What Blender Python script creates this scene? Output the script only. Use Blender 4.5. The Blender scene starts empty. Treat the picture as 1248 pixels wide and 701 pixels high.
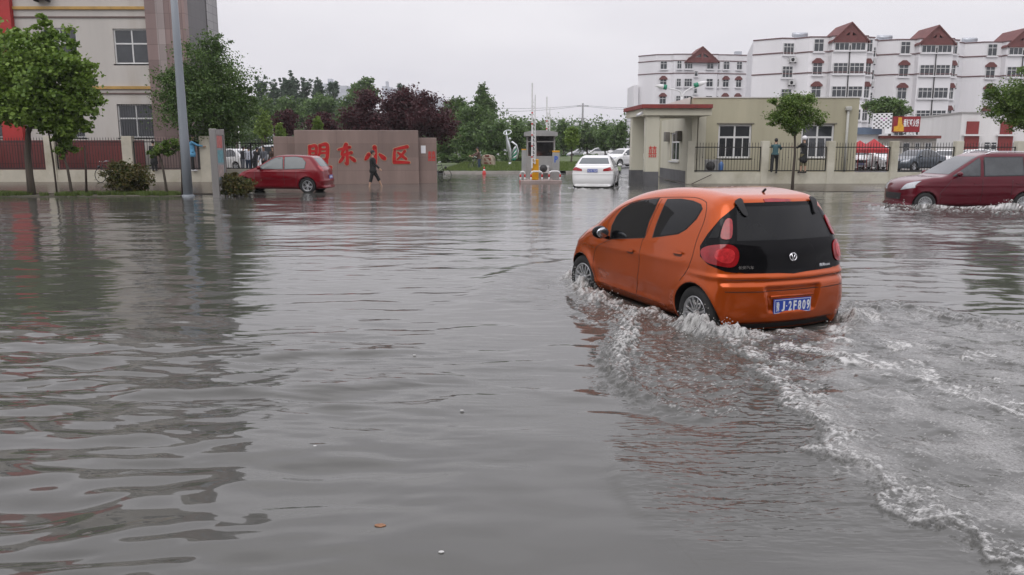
import bpy, bmesh, math, random
import numpy as np
from mathutils import Vector, Matrix, geometry
from mathutils.bvhtree import BVHTree
random.seed(7); RNG = np.random.default_rng(7)
C = bpy.context.scene.collection
SC = bpy.context.scene
R = math.radians
# ------------------------------------------------------------------ camera
F = 970.0; H = 1.72; PITCH = math.atan(171.5/F)
cp, sp_ = math.cos(PITCH), math.sin(PITCH)
cam = bpy.data.cameras.new('camera'); camo = bpy.data.objects.new('camera', cam); C.objects.link(camo)
camo.location = (0, 0, H); camo.rotation_euler = (math.pi/2-PITCH, 0, 0)
cam.sensor_width = 36; cam.lens = 36*F/1248; cam.clip_end = 4000; cam.clip_start = .05
SC.camera = camo
def ray(px, py):
    a, b = (px-624)/F, -(py-350.5)/F
    return Vector((a, cp+b*sp_, -sp_+b*cp))
def gnd(px, py, z=0.):
    d = ray(px, py); t = (z-H)/d.z
    return Vector((d.x*t, d.y*t, z))
def at(px, py, Y):
    d = ray(px, py); t = Y/d.y
    return Vector((d.x*t, Y, H+d.z*t))
def X(px, Y, py=200): return at(px, py, Y).x
def Z(py, Y): return at(624, py, Y).z
# ------------------------------------------------------------------ render settings
SC.view_settings.view_transform = 'Standard'; SC.view_settings.look = 'None'
SC.view_settings.exposure = 0; SC.view_settings.gamma = 1
# ------------------------------------------------------------------ materials
def lin(c):
    if isinstance(c, str):
        c = [int(c[i:i+2], 16)/255 for i in (0, 2, 4)]
    return tuple(v/12.92 if v <= .04045 else ((v+.055)/1.055)**2.4 for v in c)
MATS = {}
def mat(name, col, rough=.7, metal=0., var=.12, scale=3., spec=.5, coat=0., bump=0., bscale=40., dirt=None, trans=0., emis=0., streak=False):
    """principled, base colour varied by world-ish noise; col linear tuple or srgb hex"""
    if name in MATS: return MATS[name]
    if isinstance(col, str): col = lin(col)
    m = bpy.data.materials.new(name); m.use_nodes = True; nt = m.node_tree; N = nt.nodes; L = nt.links
    b = N['Principled BSDF']; b.inputs['Roughness'].default_value = rough; b.inputs['Metallic'].default_value = metal
    b.inputs['Specular IOR Level'].default_value = spec
    if coat: b.inputs['Coat Weight'].default_value = coat; b.inputs['Coat Roughness'].default_value = .04
    tc = N.new('ShaderNodeTexCoord')
    last = None
    if var > 0:
        no = N.new('ShaderNodeTexNoise'); no.inputs['Scale'].default_value = scale; no.inputs['Detail'].default_value = 6
        no.inputs['Roughness'].default_value = .65
        if streak:
            mp = N.new('ShaderNodeMapping'); mp.inputs['Scale'].default_value = (1, 1, .12)
            L.new(tc.outputs['Object'], mp.inputs['Vector']); L.new(mp.outputs['Vector'], no.inputs['Vector'])
        else: L.new(tc.outputs['Object'], no.inputs['Vector'])
        mr = N.new('ShaderNodeMapRange'); mr.inputs['From Min'].default_value = .3; mr.inputs['From Max'].default_value = .7
        mr.inputs['To Min'].default_value = 1-var; mr.inputs['To Max'].default_value = 1+var
        L.new(no.outputs['Fac'], mr.inputs['Value'])
        vm = N.new('ShaderNodeVectorMath'); vm.operation = 'SCALE'; vm.inputs[0].default_value = col
        L.new(mr.outputs['Result'], vm.inputs['Scale']); last = vm.outputs['Vector']
        if dirt is not None:
            n2 = N.new('ShaderNodeTexNoise'); n2.inputs['Scale'].default_value = scale*.35; n2.inputs['Detail'].default_value = 8; n2.inputs['Roughness'].default_value = .7
            L.new((mp if streak else tc).outputs['Vector' if streak else 'Object'], n2.inputs['Vector'])
            r2 = N.new('ShaderNodeMapRange'); r2.inputs['From Min'].default_value = .5; r2.inputs['From Max'].default_value = .75; r2.inputs['To Max'].default_value = .7
            L.new(n2.outputs['Fac'], r2.inputs['Value'])
            mx = N.new('ShaderNodeMix'); mx.data_type = 'RGBA'; mx.inputs['B'].default_value = (*(lin(dirt) if isinstance(dirt, str) else dirt), 1)
            L.new(r2.outputs['Result'], mx.inputs['Factor']); L.new(last, mx.inputs['A']); last = mx.outputs['Result']
        L.new(last, b.inputs['Base Color'])
    else: b.inputs['Base Color'].default_value = (*col, 1)
    if bump:
        nb = N.new('ShaderNodeTexNoise'); nb.inputs['Scale'].default_value = bscale; nb.inputs['Detail'].default_value = 4
        L.new(tc.outputs['Object'], nb.inputs['Vector'])
        bp = N.new('ShaderNodeBump'); bp.inputs['Strength'].default_value = bump; bp.inputs['Distance'].default_value = .02
        L.new(nb.outputs['Fac'], bp.inputs['Height']); L.new(bp.outputs['Normal'], b.inputs['Normal'])
    if trans: b.inputs['Transmission Weight'].default_value = trans
    if emis: b.inputs['Emission Strength'].default_value = emis; b.inputs['Emission Color'].default_value = (*col, 1)
    MATS[name] = m; return m
def tiles(name, col, grout, sx, sz, var=.1, rough=.5, dirt=None):
    """tiled cladding: brick texture in object XZ (or YZ) space"""
    if name in MATS: return MATS[name]
    m = mat(name, col, rough=rough, var=var, scale=1.2, dirt=dirt, streak=True)
    nt = m.node_tree; N = nt.nodes; L = nt.links; b = N['Principled BSDF']
    src = b.inputs['Base Color'].links[0].from_socket
    tc = N.new('ShaderNodeTexCoord'); sx_ = N.new('ShaderNodeSeparateXYZ'); L.new(tc.outputs['Object'], sx_.inputs[0])
    ad = N.new('ShaderNodeMath'); ad.operation = 'ADD'; L.new(sx_.outputs['X'], ad.inputs[0]); L.new(sx_.outputs['Y'], ad.inputs[1])
    cb = N.new('ShaderNodeCombineXYZ'); L.new(ad.outputs[0], cb.inputs['X']); L.new(sx_.outputs['Z'], cb.inputs['Y'])
    br = N.new('ShaderNodeTexBrick'); br.offset = 0; br.inputs['Scale'].default_value = 1
    br.inputs['Brick Width'].default_value = sx; br.inputs['Row Height'].default_value = sz; br.inputs['Mortar Size'].default_value = .012; br.inputs['Mortar Smooth'].default_value = .3
    br.inputs['Color1'].default_value = (1, 1, 1, 1); br.inputs['Color2'].default_value = (.76, .76, .76, 1)
    g = lin(grout) if isinstance(grout, str) else grout; br.inputs['Mortar'].default_value = (*g, 1)
    L.new(cb.outputs[0], br.inputs['Vector'])
    mx = N.new('ShaderNodeMix'); mx.data_type = 'RGBA'; mx.blend_type = 'MULTIPLY'; mx.inputs['Factor'].default_value = 1
    L.new(src, mx.inputs['A']); L.new(br.outputs['Color'], mx.inputs['B']); L.new(mx.outputs['Result'], b.inputs['Base Color'])
    return m
def paint(name, col, flake=.25, rough=.3):
    if name in MATS: return MATS[name]
    m = mat(name, col, rough=rough, metal=flake, var=.05, scale=1.5, coat=.8, spec=.1); m.node_tree.nodes['Principled BSDF'].inputs['Coat IOR'].default_value = 1.42
    return m
def leafmat(name, col, col2, scale=.9):
    if name in MATS: return MATS[name]
    m = bpy.data.materials.new(name); m.use_nodes = True; nt = m.node_tree; N = nt.nodes; L = nt.links
    b = N['Principled BSDF']; b.inputs['Roughness'].default_value = .5; b.inputs['Specular IOR Level'].default_value = .35
    at_ = N.new('ShaderNodeAttribute'); at_.attribute_name = 'tint'
    cr = N.new('ShaderNodeMix'); cr.data_type = 'RGBA'; cr.inputs['A'].default_value = (*col, 1); cr.inputs['B'].default_value = (*col2, 1)
    L.new(at_.outputs['Fac'], cr.inputs['Factor']); L.new(cr.outputs['Result'], b.inputs['Base Color'])
    tl = N.new('ShaderNodeBsdfTranslucent'); L.new(cr.outputs['Result'], tl.inputs['Color'])
    ms = N.new('ShaderNodeMixShader'); ms.inputs[0].default_value = .3
    L.new(b.outputs[0], ms.inputs[1]); L.new(tl.outputs[0], ms.inputs[2]); L.new(ms.outputs[0], N['Material Output'].inputs['Surface'])
    MATS[name] = m; return m
def glassmat(name='window_glass', col=(.03, .034, .038), rough=.06):
    return mat(name, col, rough=rough, var=.35, scale=.8, spec=.8)
# ------------------------------------------------------------------ mesh building
class MB:
    def __init__(s): s.v = []; s.f = []; s.m = []; s.mats = []; s.cur = 0; s.smooth = False; s.sm = []
    def use(s, m):
        if m not in s.mats: s.mats.append(m)
        s.cur = s.mats.index(m); return s
    def add(s, vs, fs, M=None):
        o = len(s.v)
        s.v.extend([tuple(M @ Vector(p)) if M else tuple(p) for p in vs])
        for f in fs: s.f.append([i+o for i in f]); s.m.append(s.cur); s.sm.append(s.smooth)
        return s
    def box(s, x0, x1, y0, y1, z0, z1, M=None):
        v = [(x, y, z) for z in (z0, z1) for y in (y0, y1) for x in (x0, x1)]
        return s.add(v, [(0, 2, 3, 1), (4, 5, 7, 6), (0, 1, 5, 4), (2, 6, 7, 3), (0, 4, 6, 2), (1, 3, 7, 5)], M)
    def bev(s, x0, x1, y0, y1, z0, z1, b=.02, M=None):
        bm = bmesh.new(); bmesh.ops.create_cube(bm, size=1)
        for v in bm.verts: v.co = Vector(((x0+x1)/2+v.co.x*(x1-x0), (y0+y1)/2+v.co.y*(y1-y0), (z0+z1)/2+v.co.z*(z1-z0)))
        bmesh.ops.bevel(bm, geom=bm.edges[:], offset=b, segments=2, profile=.5, affect='EDGES')
        s.add([v.co[:] for v in bm.verts], [[v.index for v in f.verts] for f in bm.faces], M); bm.free(); return s
    def tube(s, pts, r, n=8, cap=True, M=None):
        pts = [Vector(p) for p in pts]
        rs = r if isinstance(r, (list, tuple)) else [r]*len(pts)
        vs = []; fs = []
        ref = Vector((0, 0, 1))
        d0 = (pts[-1]-pts[0])
        if d0.length < 1e-6 or abs(d0.normalized().z) > .9: ref = Vector((1, 0, 0))
        for i, p in enumerate(pts):
            d = (pts[min(i+1, len(pts)-1)]-pts[max(i-1, 0)]).normalized()
            u = d.cross(ref)
            if u.length < 1e-4: u = d.cross(Vector((0, 1, 0)))
            u.normalize(); w = u.cross(d)
            for k in range(n):
                a = 2*math.pi*k/n; vs.append(p+rs[i]*(math.cos(a)*u+math.sin(a)*w))
        for i in range(len(pts)-1):
            for k in range(n):
                a, b = i*n+k, i*n+(k+1) % n; fs.append((a, a+n, b+n, b))
        if cap: fs.append(tuple(range(n))); fs.append(tuple(reversed(range((len(pts)-1)*n, len(pts)*n))))
        sm = s.smooth; s.smooth = True; s.add(vs, fs, M); s.smooth = sm; return s
    def prism(s, poly, a0, a1, axis='y', M=None):
        """poly in the plane normal to axis; (x,z) for y, (y,z) for x, (x,y) for z"""
        def p3(p, a): return {'y': (p[0], a, p[1]), 'x': (a, p[0], p[1]), 'z': (p[0], p[1], a)}[axis]
        n = len(poly); vs = [p3(p, a0) for p in poly]+[p3(p, a1) for p in poly]
        fs = [tuple(range(n)), tuple(reversed(range(n, 2*n)))]+[(i, i+n, (i+1) % n+n, (i+1) % n) for i in range(n)]
        return s.add(vs, fs, M)
    def lathe(s, prof, n=16, M=None, cap=True):
        vs = [(r*math.cos(2*math.pi*k/n), r*math.sin(2*math.pi*k/n), z) for r, z in prof for k in range(n)]
        fs = [(i*n+k, i*n+(k+1) % n, (i+1)*n+(k+1) % n, (i+1)*n+k) for i in range(len(prof)-1) for k in range(n)]
        if cap: fs += [tuple(reversed(range(n))), tuple(range((len(prof)-1)*n, len(prof)*n))]
        sm = s.smooth; s.smooth = True; s.add(vs, fs, M); s.smooth = sm; return s
    def ball(s, c, r, n=10, sc=(1, 1, 1), M=None):
        vs = []; fs = []; m = n//2+1
        for i in range(m+1):
            t = math.pi*i/m
            for k in range(n):
                a = 2*math.pi*k/n
                vs.append((c[0]+sc[0]*r*math.sin(t)*math.cos(a), c[1]+sc[1]*r*math.sin(t)*math.sin(a), c[2]+sc[2]*r*math.cos(t)))
        for i in range(m):
            for k in range(n): fs.append((i*n+k, (i+1)*n+k, (i+1)*n+(k+1) % n, i*n+(k+1) % n))
        sm = s.smooth; s.smooth = True; s.add(vs, fs, M); s.smooth = sm; return s
    def mesh(s, name):
        me = bpy.data.meshes.new(name); me.from_pydata(s.v, [], s.f)
        for m in s.mats: me.materials.append(m)
        me.polygons.foreach_set('material_index', s.m); me.polygons.foreach_set('use_smooth', s.sm)
        me.update(); return me
    def build(s, name, parent=None, loc=None, **tags):
        o = bpy.data.objects.new(name, s.mesh(name)); C.objects.link(o)
        if parent is not None: o.parent = parent
        if loc is not None: o.location = loc
        tag(o, **tags); return o
def mb(m, smooth=False):
    b = MB(); b.use(m); b.smooth = smooth; return b
def tag(o, label=None, cat=None, group=None, kind=None):
    if label: o['label'] = label
    if cat: o['category'] = cat
    if group: o['group'] = group
    if kind: o['kind'] = kind
    return o
def empty(name, loc=(0, 0, 0), rz=0., **t):
    o = bpy.data.objects.new(name, None); C.objects.link(o); o.location = loc; o.rotation_euler = (0, 0, rz); o.empty_display_size = .2
    return tag(o, **t)
def link(name, me, parent=None, **t):
    o = bpy.data.objects.new(name, me); C.objects.link(o)
    if parent is not None: o.parent = parent
    return tag(o, **t)
def children(o): return [c for c in C.objects if c.parent == o]
def copy_tree(o, parent=None, **t):
    c = o.copy(); C.objects.link(c); c.parent = parent
    for ch in children(o): copy_tree(ch, c)
    return tag(c, **t)
def np_mesh(name, V, Q, mat_, smooth=True):
    me = bpy.data.meshes.new(name); V = np.asarray(V, np.float32); Q = np.asarray(Q, np.int32)
    k = Q.shape[1]
    me.vertices.add(len(V)); me.vertices.foreach_set('co', V.ravel())
    me.loops.add(Q.size); me.loops.foreach_set('vertex_index', Q.ravel())
    me.polygons.add(len(Q)); me.polygons.foreach_set('loop_start', np.arange(0, Q.size, k, dtype=np.int32))
    me.polygons.foreach_set('use_smooth', np.full(len(Q), smooth))
    me.materials.append(mat_); me.update(calc_edges=True); return me
def catmull(pts, n=6, closed=True):
    out = []; N_ = len(pts)
    for i in range(N_ if closed else N_-1):
        g = (lambda j: pts[j % N_]) if closed else (lambda j: pts[max(0, min(N_-1, j))])
        p0, p1, p2, p3 = [np.array(g(i+j), float) for j in (-1, 0, 1, 2)]
        for k in range(n):
            t = k/n
            out.append(tuple(.5*((2*p1)+(p2-p0)*t+(2*p0-5*p1+4*p2-p3)*t*t+(3*p1-p0-3*p2+p3)*t**3)))
    if not closed: out.append(tuple(pts[-1]))
    return out
# ------------------------------------------------------------------ noise tiles (numpy)
def tile(n, beta, seed, lo=1, hi=None, aniso=None):
    """periodic noise n x n, unit std; amplitude ~ k^-beta; aniso=(ax,ay) stretches"""
    r = np.random.default_rng(seed); s = np.fft.rfft2(r.standard_normal((n, n)))
    ky = np.fft.fftfreq(n)[:, None]*n; kx = np.fft.rfftfreq(n)[None]*n
    k = np.hypot(kx, ky); kk = k if aniso is None else np.hypot(kx*aniso[0], ky*aniso[1])
    a = np.where(kk > 0, np.maximum(kk, 1e-6)**-beta, 0); a[k < lo] = 0
    if hi: a *= np.exp(-(kk/hi)**2)
    h = np.fft.irfft2(s*a, s=(n, n)); return ((h-h.mean())/h.std()).astype(np.float32)
def samp(T, x, y, size):
    n = T.shape[0]; u = np.asarray(x)/size*n; v = np.asarray(y)/size*n
    i = np.floor(u).astype(int); j = np.floor(v).astype(int); fu = u-i; fv = v-j
    i0 = i % n; i1 = (i+1) % n; j0 = j % n; j1 = (j+1) % n
    return (T[j0, i0]*(1-fu)+T[j0, i1]*fu)*(1-fv)+(T[j1, i0]*(1-fu)+T[j1, i1]*fu)*fv
def sstep(a, b, x):
    t = np.clip((x-a)/(b-a), 0, 1); return t*t*(3-2*t)
# ------------------------------------------------------------------ sky and light: bright overcast
W = bpy.data.worlds.new('World'); SC.world = W; W.use_nodes = True
nt = W.node_tree; N = nt.nodes; L = nt.links; bg = N['Background']
SUN_EL, SUN_AZ = R(48), R(205)
sk = N.new('ShaderNodeTexSky'); sk.sky_type = 'NISHITA'; sk.sun_disc = False; sk.sun_elevation = SUN_EL; sk.sun_rotation = SUN_AZ; sk.dust_density = 4
hs = N.new('ShaderNodeHueSaturation'); hs.inputs['Saturation'].default_value = .12; L.new(sk.outputs[0], hs.inputs['Color'])
tc = N.new('ShaderNodeTexCoord'); sx = N.new('ShaderNodeSeparateXYZ'); L.new(tc.outputs['Generated'], sx.inputs[0])
mp = N.new('ShaderNodeMapping'); mp.inputs['Scale'].default_value = (1, 1, 3.2); L.new(tc.outputs['Generated'], mp.inputs[0])
cn = N.new('ShaderNodeTexNoise'); cn.inputs['Scale'].default_value = 1.6; cn.inputs['Detail'].default_value = 5; cn.inputs['Roughness'].default_value = .5
L.new(mp.outputs[0], cn.inputs['Vector'])
cr = N.new('ShaderNodeValToRGB'); e = cr.color_ramp.elements
e[0].position = .30; e[0].color = (5.5, 5.4, 5.95, 1); e[1].position = .72; e[1].color = (7.5, 7.35, 7.7, 1)
L.new(cn.outputs['Fac'], cr.inputs[0])
gr = N.new('ShaderNodeFloatCurve'); cvp = gr.mapping.curves[0].points; cvp[0].location = (0, .53); cvp[1].location = (1, 1.0); cvp.new(.2, .50); cvp.new(.3, .66); cvp.new(.45, .80); gr.mapping.update()
gr2 = N.new('ShaderNodeMath'); gr2.operation = 'MULTIPLY'; gr2.inputs[1].default_value = 2.6; L.new(gr.outputs[0], gr2.inputs[0])
if 1:
    L.new(sx.outputs['Z'], gr.inputs['Value'])
sc_ = N.new('ShaderNodeVectorMath'); sc_.operation = 'SCALE'; L.new(cr.outputs[0], sc_.inputs[0]); L.new(gr2.outputs[0], sc_.inputs['Scale'])
mx = N.new('ShaderNodeMix'); mx.data_type = 'RGBA'; mx.inputs['Factor'].default_value = .9
L.new(hs.outputs[0], mx.inputs['A']); L.new(sc_.outputs[0], mx.inputs['B'])
L.new(mx.outputs['Result'], bg.inputs['Color']); bg.inputs['Strength'].default_value = .1
sd = bpy.data.lights.new('sun', 'SUN'); sd.energy = .7; sd.angle = R(40); sd.color = (1, .97, .93)
so = bpy.data.objects.new('sun', sd); C.objects.link(so)
dv = Vector((math.sin(SUN_AZ)*math.cos(SUN_EL), math.cos(SUN_AZ)*math.cos(SUN_EL), math.sin(SUN_EL)))
so.rotation_euler = dv.to_track_quat('Z', 'Y').to_euler()
# ------------------------------------------------------------------ cars
black = mat('black_rubber', (.012, .012, .013), rough=.6, var=.2, scale=20)
tyre_m = mat('tyre_rubber', (.018, .018, .018), rough=.8, var=.2, scale=30, bump=.3, bscale=90)
alloy = mat('alloy', (.55, .56, .57), rough=.3, metal=.9, var=.08, scale=10)
chrome = mat('chrome', (.75, .75, .76), rough=.12, metal=1., var=.02)
gloss_black = mat('gloss_black_trim', (.006, .006, .007), rough=.05, var=.1, spec=.12)
tint = mat('tinted_car_glass', (.007, .008, .009), rough=.03, var=.2, scale=2, spec=.25)
greyglass = mat('car_glass', (.05, .056, .06), rough=.04, var=.3, scale=2, spec=.6)
lamp_red = mat('tail_lamp_red', (.30, .004, .008), rough=.08, var=.35, scale=9, coat=.3)
lamp_red2 = mat('tail_lamp_inner', (.52, .025, .03), rough=.12, var=.35, scale=25, coat=.3)
lamp_clear = mat('head_lamp_clear', (.40, .42, .44), rough=.08, var=.25, scale=14, metal=.2, coat=.5)
plate_blue = mat('plate_blue', (.012, .055, .38), rough=.35, var=.08, scale=8)
plate_white = mat('plate_white', (.75, .77, .8), rough=.4, var=.05)
white_paintm = mat('sign_white', (.78, .78, .78), rough=.5, var=.06)

def sdf_grid(poly, y0, y1, z0, z1, h=.012):
    ys = np.arange(y0, y1, h); zs = np.arange(z0, z1, h)
    Yg, Zg = np.meshgrid(ys, zs, indexing='ij'); P = np.array(poly)
    d = np.full(Yg.shape, 1e9); ins = np.zeros(Yg.shape, bool)
    for i in range(len(P)):
        a, b = P[i], P[(i+1) % len(P)]; e = b-a; wy = Yg-a[0]; wz = Zg-a[1]
        t = np.clip((wy*e[0]+wz*e[1])/max(e@e, 1e-12), 0, 1)
        d = np.minimum(d, (wy-e[0]*t)**2+(wz-e[1]*t)**2)
        c = ((a[1] > Zg) != (b[1] > Zg))
        if abs(e[1]) > 1e-12: ins ^= c & (Yg < e[0]*(Zg-a[1])/e[1]+a[0])
    d = np.sqrt(d); d[ins] *= -1
    def f(y, z):
        u = np.clip((y-y0)/h, 0, len(ys)-1.001); v = np.clip((z-z0)/h, 0, len(zs)-1.001)
        i = u.astype(int); j = v.astype(int); fu = u-i; fv = v-j
        return (d[i, j]*(1-fu)+d[i+1, j]*fu)*(1-fv)+(d[i, j+1]*(1-fu)+d[i+1, j+1]*fu)*fv
    return f
class Shell:
    """closed car body: smooth intersection of side profile, section width and bowed ends"""
    def __init__(s, prof, wid, bow=(.12, .25), kr=.16, res=.03, taper=(.0, .04), extra=None, cy=.6):
        poly = catmull(prof, 6); s.L = max(p[0] for p in poly); s.Ht = max(p[1] for p in poly); zb = min(p[1] for p in poly)
        sd_ = sdf_grid(poly, -.4, s.L+.4, -.1, s.Ht+.4)
        wz = [w[0] for w in wid]; ww = [w[1] for w in wid]; wmax = max(ww)
        cw = catmull([(a, b) for a, b in wid], 6, closed=False); cz = [c[0] for c in cw]; cx = [c[1] for c in cw]
        L_ = s.L
        def f(x, y, z):
            q = (x/wmax)**2
            yy = y-bow[0]*q*sstep(L_*.45, 0., y)+bow[1]*q*sstep(L_*.55, L_, y)
            a = sd_(yy, z)
            pl = 1-taper[0]*sstep(L_*.35, 0, y)-taper[1]*sstep(L_*.6, L_, y)
            b = np.abs(x)-np.interp(z, cz, cx)*pl
            h = np.maximum(kr-np.abs(a-b), 0)/kr
            r = np.maximum(a, b)+h*h*kr*.25
            if extra is not None: r = r+extra(x, y, z)
            return r
        s.f = f
        nx, ny, nz = int(2*wmax/res), int(L_/res), int((s.Ht-zb)/res)
        gx, gy, gz = np.linspace(-1, 1, nx+1), np.linspace(0, 1, ny+1), np.linspace(0, 1, nz+1)
        V = []; Q = []; off = 0
        def face(A, B, mk, flip):
            nonlocal off
            a, b = np.meshgrid(A, B, indexing='ij'); V.append(mk(a, b).reshape(-1, 3)); n, m = a.shape
            idx = off+np.arange(n*m).reshape(n, m); q = np.stack([idx[:-1, :-1], idx[1:, :-1], idx[1:, 1:], idx[:-1, 1:]], -1).reshape(-1, 4)
            Q.append(q[:, ::-1] if flip else q); off += n*m
        st = lambda *a: np.stack(np.broadcast_arrays(*a), -1).astype(float)
        face(gx, gy, lambda a, b: st(a, b, 1.), False); face(gx, gy, lambda a, b: st(a, b, 0.), True)
        face(gy, gz, lambda a, b: st(1., a, b), False); face(gy, gz, lambda a, b: st(-1., a, b), True)
        face(gx, gz, lambda a, b: st(a, 0., b), False); face(gx, gz, lambda a, b: st(a, 1., b), True)
        V = np.concatenate(V); Q = np.concatenate(Q)
        key = np.round(V*1e5).astype(np.int64); _, fi, inv = np.unique(key, axis=0, return_index=True, return_inverse=True)
        V = V[fi]; Q = inv.reshape(-1)[Q]
        P = np.stack([V[:, 0]*wmax, V[:, 1]*L_, zb+V[:, 2]*(s.Ht-zb)], -1)
        S = np.stack([np.zeros(len(P)), .4+V[:, 1]*(L_-.8), np.full(len(P), cy)], -1)
        D = P-S; D /= np.linalg.norm(D, axis=1)[:, None]
        lo = np.zeros(len(P)); hi = np.full(len(P), 1.6)
        for _ in range(20):
            mid = (lo+hi)/2; q = S+D*mid[:, None]; fo = f(q[:, 0], q[:, 1], q[:, 2]) > 0
            hi = np.where(fo, mid, hi); lo = np.where(fo, lo, mid)
        s.V = S+D*((lo+hi)/2)[:, None]; s.Q = Q
        s.bvh = BVHTree.FromPolygons([Vector(v) for v in s.V.tolist()], s.Q.tolist())
    def hit(s, o, d):
        r = s.bvh.ray_cast(Vector(o), Vector(d)); return (r[0], r[1]) if r[0] else (None, None)
    def mesh(s, m_body, m_well, wells, rw, depth=.28):
        me = np_mesh('body', s.V, s.Q, m_body); me.materials.append(m_well)
        o = bpy.data.objects.new('tmp', me); C.objects.link(o)
        c = mb(m_well)
        for (y, z) in wells:
            for sg in (-1, 1):
                n = 40; pr = [(y+rw*math.cos(2*math.pi*k/n), z+rw*math.sin(2*math.pi*k/n)) for k in range(n)]
                x_in = max(abs(v) for v in s.V[:, 0])-depth
                c.prism(pr, sg*x_in, sg*1.4, 'x')
        cme = c.mesh('cut'); bm = bmesh.new(); bm.from_mesh(cme); bmesh.ops.recalc_face_normals(bm, faces=bm.faces); bm.to_mesh(cme); bm.free()
        bm = bmesh.new(); bm.from_mesh(me); bmesh.ops.recalc_face_normals(bm, faces=bm.faces); bm.to_mesh(me); bm.free()
        co = bpy.data.objects.new('cut', cme); C.objects.link(co)
        md = o.modifiers.new('b', 'BOOLEAN'); md.operation = 'DIFFERENCE'; md.object = co; md.solver = 'EXACT'
        dg = bpy.context.evaluated_depsgraph_get(); out = bpy.data.meshes.new_from_object(o.evaluated_get(dg))
        bpy.data.objects.remove(o); bpy.data.objects.remove(co)
        mi = []
        for p in out.polygons:
            w = any(math.hypot(p.center.y-y, p.center.z-z) < rw*1.001 for y, z in wells); mi.append(1 if w else 0)
        out.materials.clear(); out.materials.append(m_body); out.materials.append(m_well)
        out.polygons.foreach_set('material_index', mi); out.polygons.foreach_set('use_smooth', [m == 0 for m in mi]); out.update()
        return out
    def frame(s, which):
        if which == 'L': return (Vector((-3, 0, 0)), Vector((1, 0, 0)), lambda u, v: Vector((-3, u, v)))
        if which == 'R': return (None, Vector((-1, 0, 0)), lambda u, v: Vector((3, u, v)))
        if which == 'B': return (None, Vector((0, 1, 0)), lambda u, v: Vector((u, -3, v)))
        if which == 'F': return (None, Vector((0, -1, 0)), lambda u, v: Vector((u, s.L+3, v)))
        if which == 'T': return (None, Vector((0, 0, -1)), lambda u, v: Vector((u, v, 4)))
        if isinstance(which, tuple):   # (azimuth deg) oblique from rear: direction in xy
            a = R(which[0]); d = Vector((math.sin(a), math.cos(a), 0)); u_ = Vector((math.cos(a), -math.sin(a), 0))
            return (None, d, lambda u, v: u_*u+Vector((0, 0, v))-d*5)
    def patch(s, poly, which, off=.004, step=.04, m=None, name='patch', parent=None, smooth_n=0, build=True, MBt=None, rim=.012, max_len=None):
        _, d, org = s.frame(which)
        if smooth_n: poly = catmull(poly, smooth_n)
        # resample the boundary
        bp = []
        for i in range(len(poly)):
            a = Vector(poly[i][:2]); b = Vector(poly[(i+1) % len(poly)][:2]); n = max(1, int((b-a).length/step))
            for k in range(n): bp.append(a.lerp(b, k/n))
        nb = len(bp)
        us = [p.x for p in bp]; vs = [p.y for p in bp]; pts = list(bp)
        def inside(x, y):
            c = False; j = nb-1
            for i in range(nb):
                if (bp[i].y > y) != (bp[j].y > y) and x < (bp[j].x-bp[i].x)*(y-bp[i].y)/(bp[j].y-bp[i].y)+bp[i].x: c = not c
                j = i
            return c
        x = min(us)+step*.5
        while x < max(us):
            y = min(vs)+step*.5
            while y < max(vs):
                if inside(x, y) and min((p-Vector((x, y))).length_squared for p in bp) > (step*.4)**2: pts.append(Vector((x, y)))
                y += step
            x += step
        r = geometry.delaunay_2d_cdt(pts, [(i, (i+1) % nb) for i in range(nb)], [], 1, 1e-5)
        vv, ff = r[0], r[2]; n = len(vv)
        P3 = []; bad = set()
        for i, p in enumerate(vv):
            o = org(p.x, p.y); h, nn = s.hit(o, d)
            if h is None: bad.add(i); P3.append((Vector((0, 0, 0)), d)); continue
            if nn.dot(d) > 0: nn = -nn
            P3.append((h+nn*off, nn))
        faces = [f for f in ff if not any(i in bad for i in f)]
        cnt = {}
        for f in faces:
            for i in range(len(f)):
                e = (f[i], f[(i+1) % len(f)]); cnt[tuple(sorted(e))] = cnt.get(tuple(sorted(e)), [])+[e]
        V = [p for p, _ in P3]; extra = {}
        def low(i):
            if i not in extra: extra[i] = len(V); V.append(P3[i][0]-P3[i][1]*rim)
            return extra[i]
        out = []; rims = []
        nrm = P3[faces[0][0]][1] if faces else d
        fl = (V[faces[0][1]]-V[faces[0][0]]).cross(V[faces[0][2]]-V[faces[0][0]]).dot(nrm) < 0 if faces else False
        for f in faces: out.append(tuple(reversed(f)) if fl else tuple(f))
        for k, e in cnt.items():
            if len(e) == 1:
                a, b = e[0]
                rims.append((a, b))
        t = MBt or MB(); t.use(m); t.smooth = True; t.add([p for p, _ in P3], out); t.smooth = False
        for a, b in rims:
            q = (P3[a][0]-P3[a][1]*rim, P3[b][0]-P3[b][1]*rim, P3[b][0], P3[a][0]); t.add(q, [(0, 1, 2, 3)] if not fl else [(3, 2, 1, 0)])
        if MBt is None and build: return t.build(name, parent)
        return t
    def line(s, pts, which, r=.004, off=.0, m=None, MBt=None, n=5, step=.04):
        _, d, org = s.frame(which); P = []
        for i in range(len(pts)-1):
            a = Vector(pts[i]); b = Vector(pts[i+1]); k = max(1, int((b-a).length/step))
            for j in range(k): P.append(a.lerp(b, j/k))
        P.append(Vector(pts[-1])); Q = []
        for p in P:
            h, nn = s.hit(org(p.x, p.y), d)
            if h: Q.append(h+(nn if nn.dot(d) < 0 else -nn)*off)
        if len(Q) > 1: MBt.use(m); MBt.tube(Q, r, n)
        return Q
_wheel = {}
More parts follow.
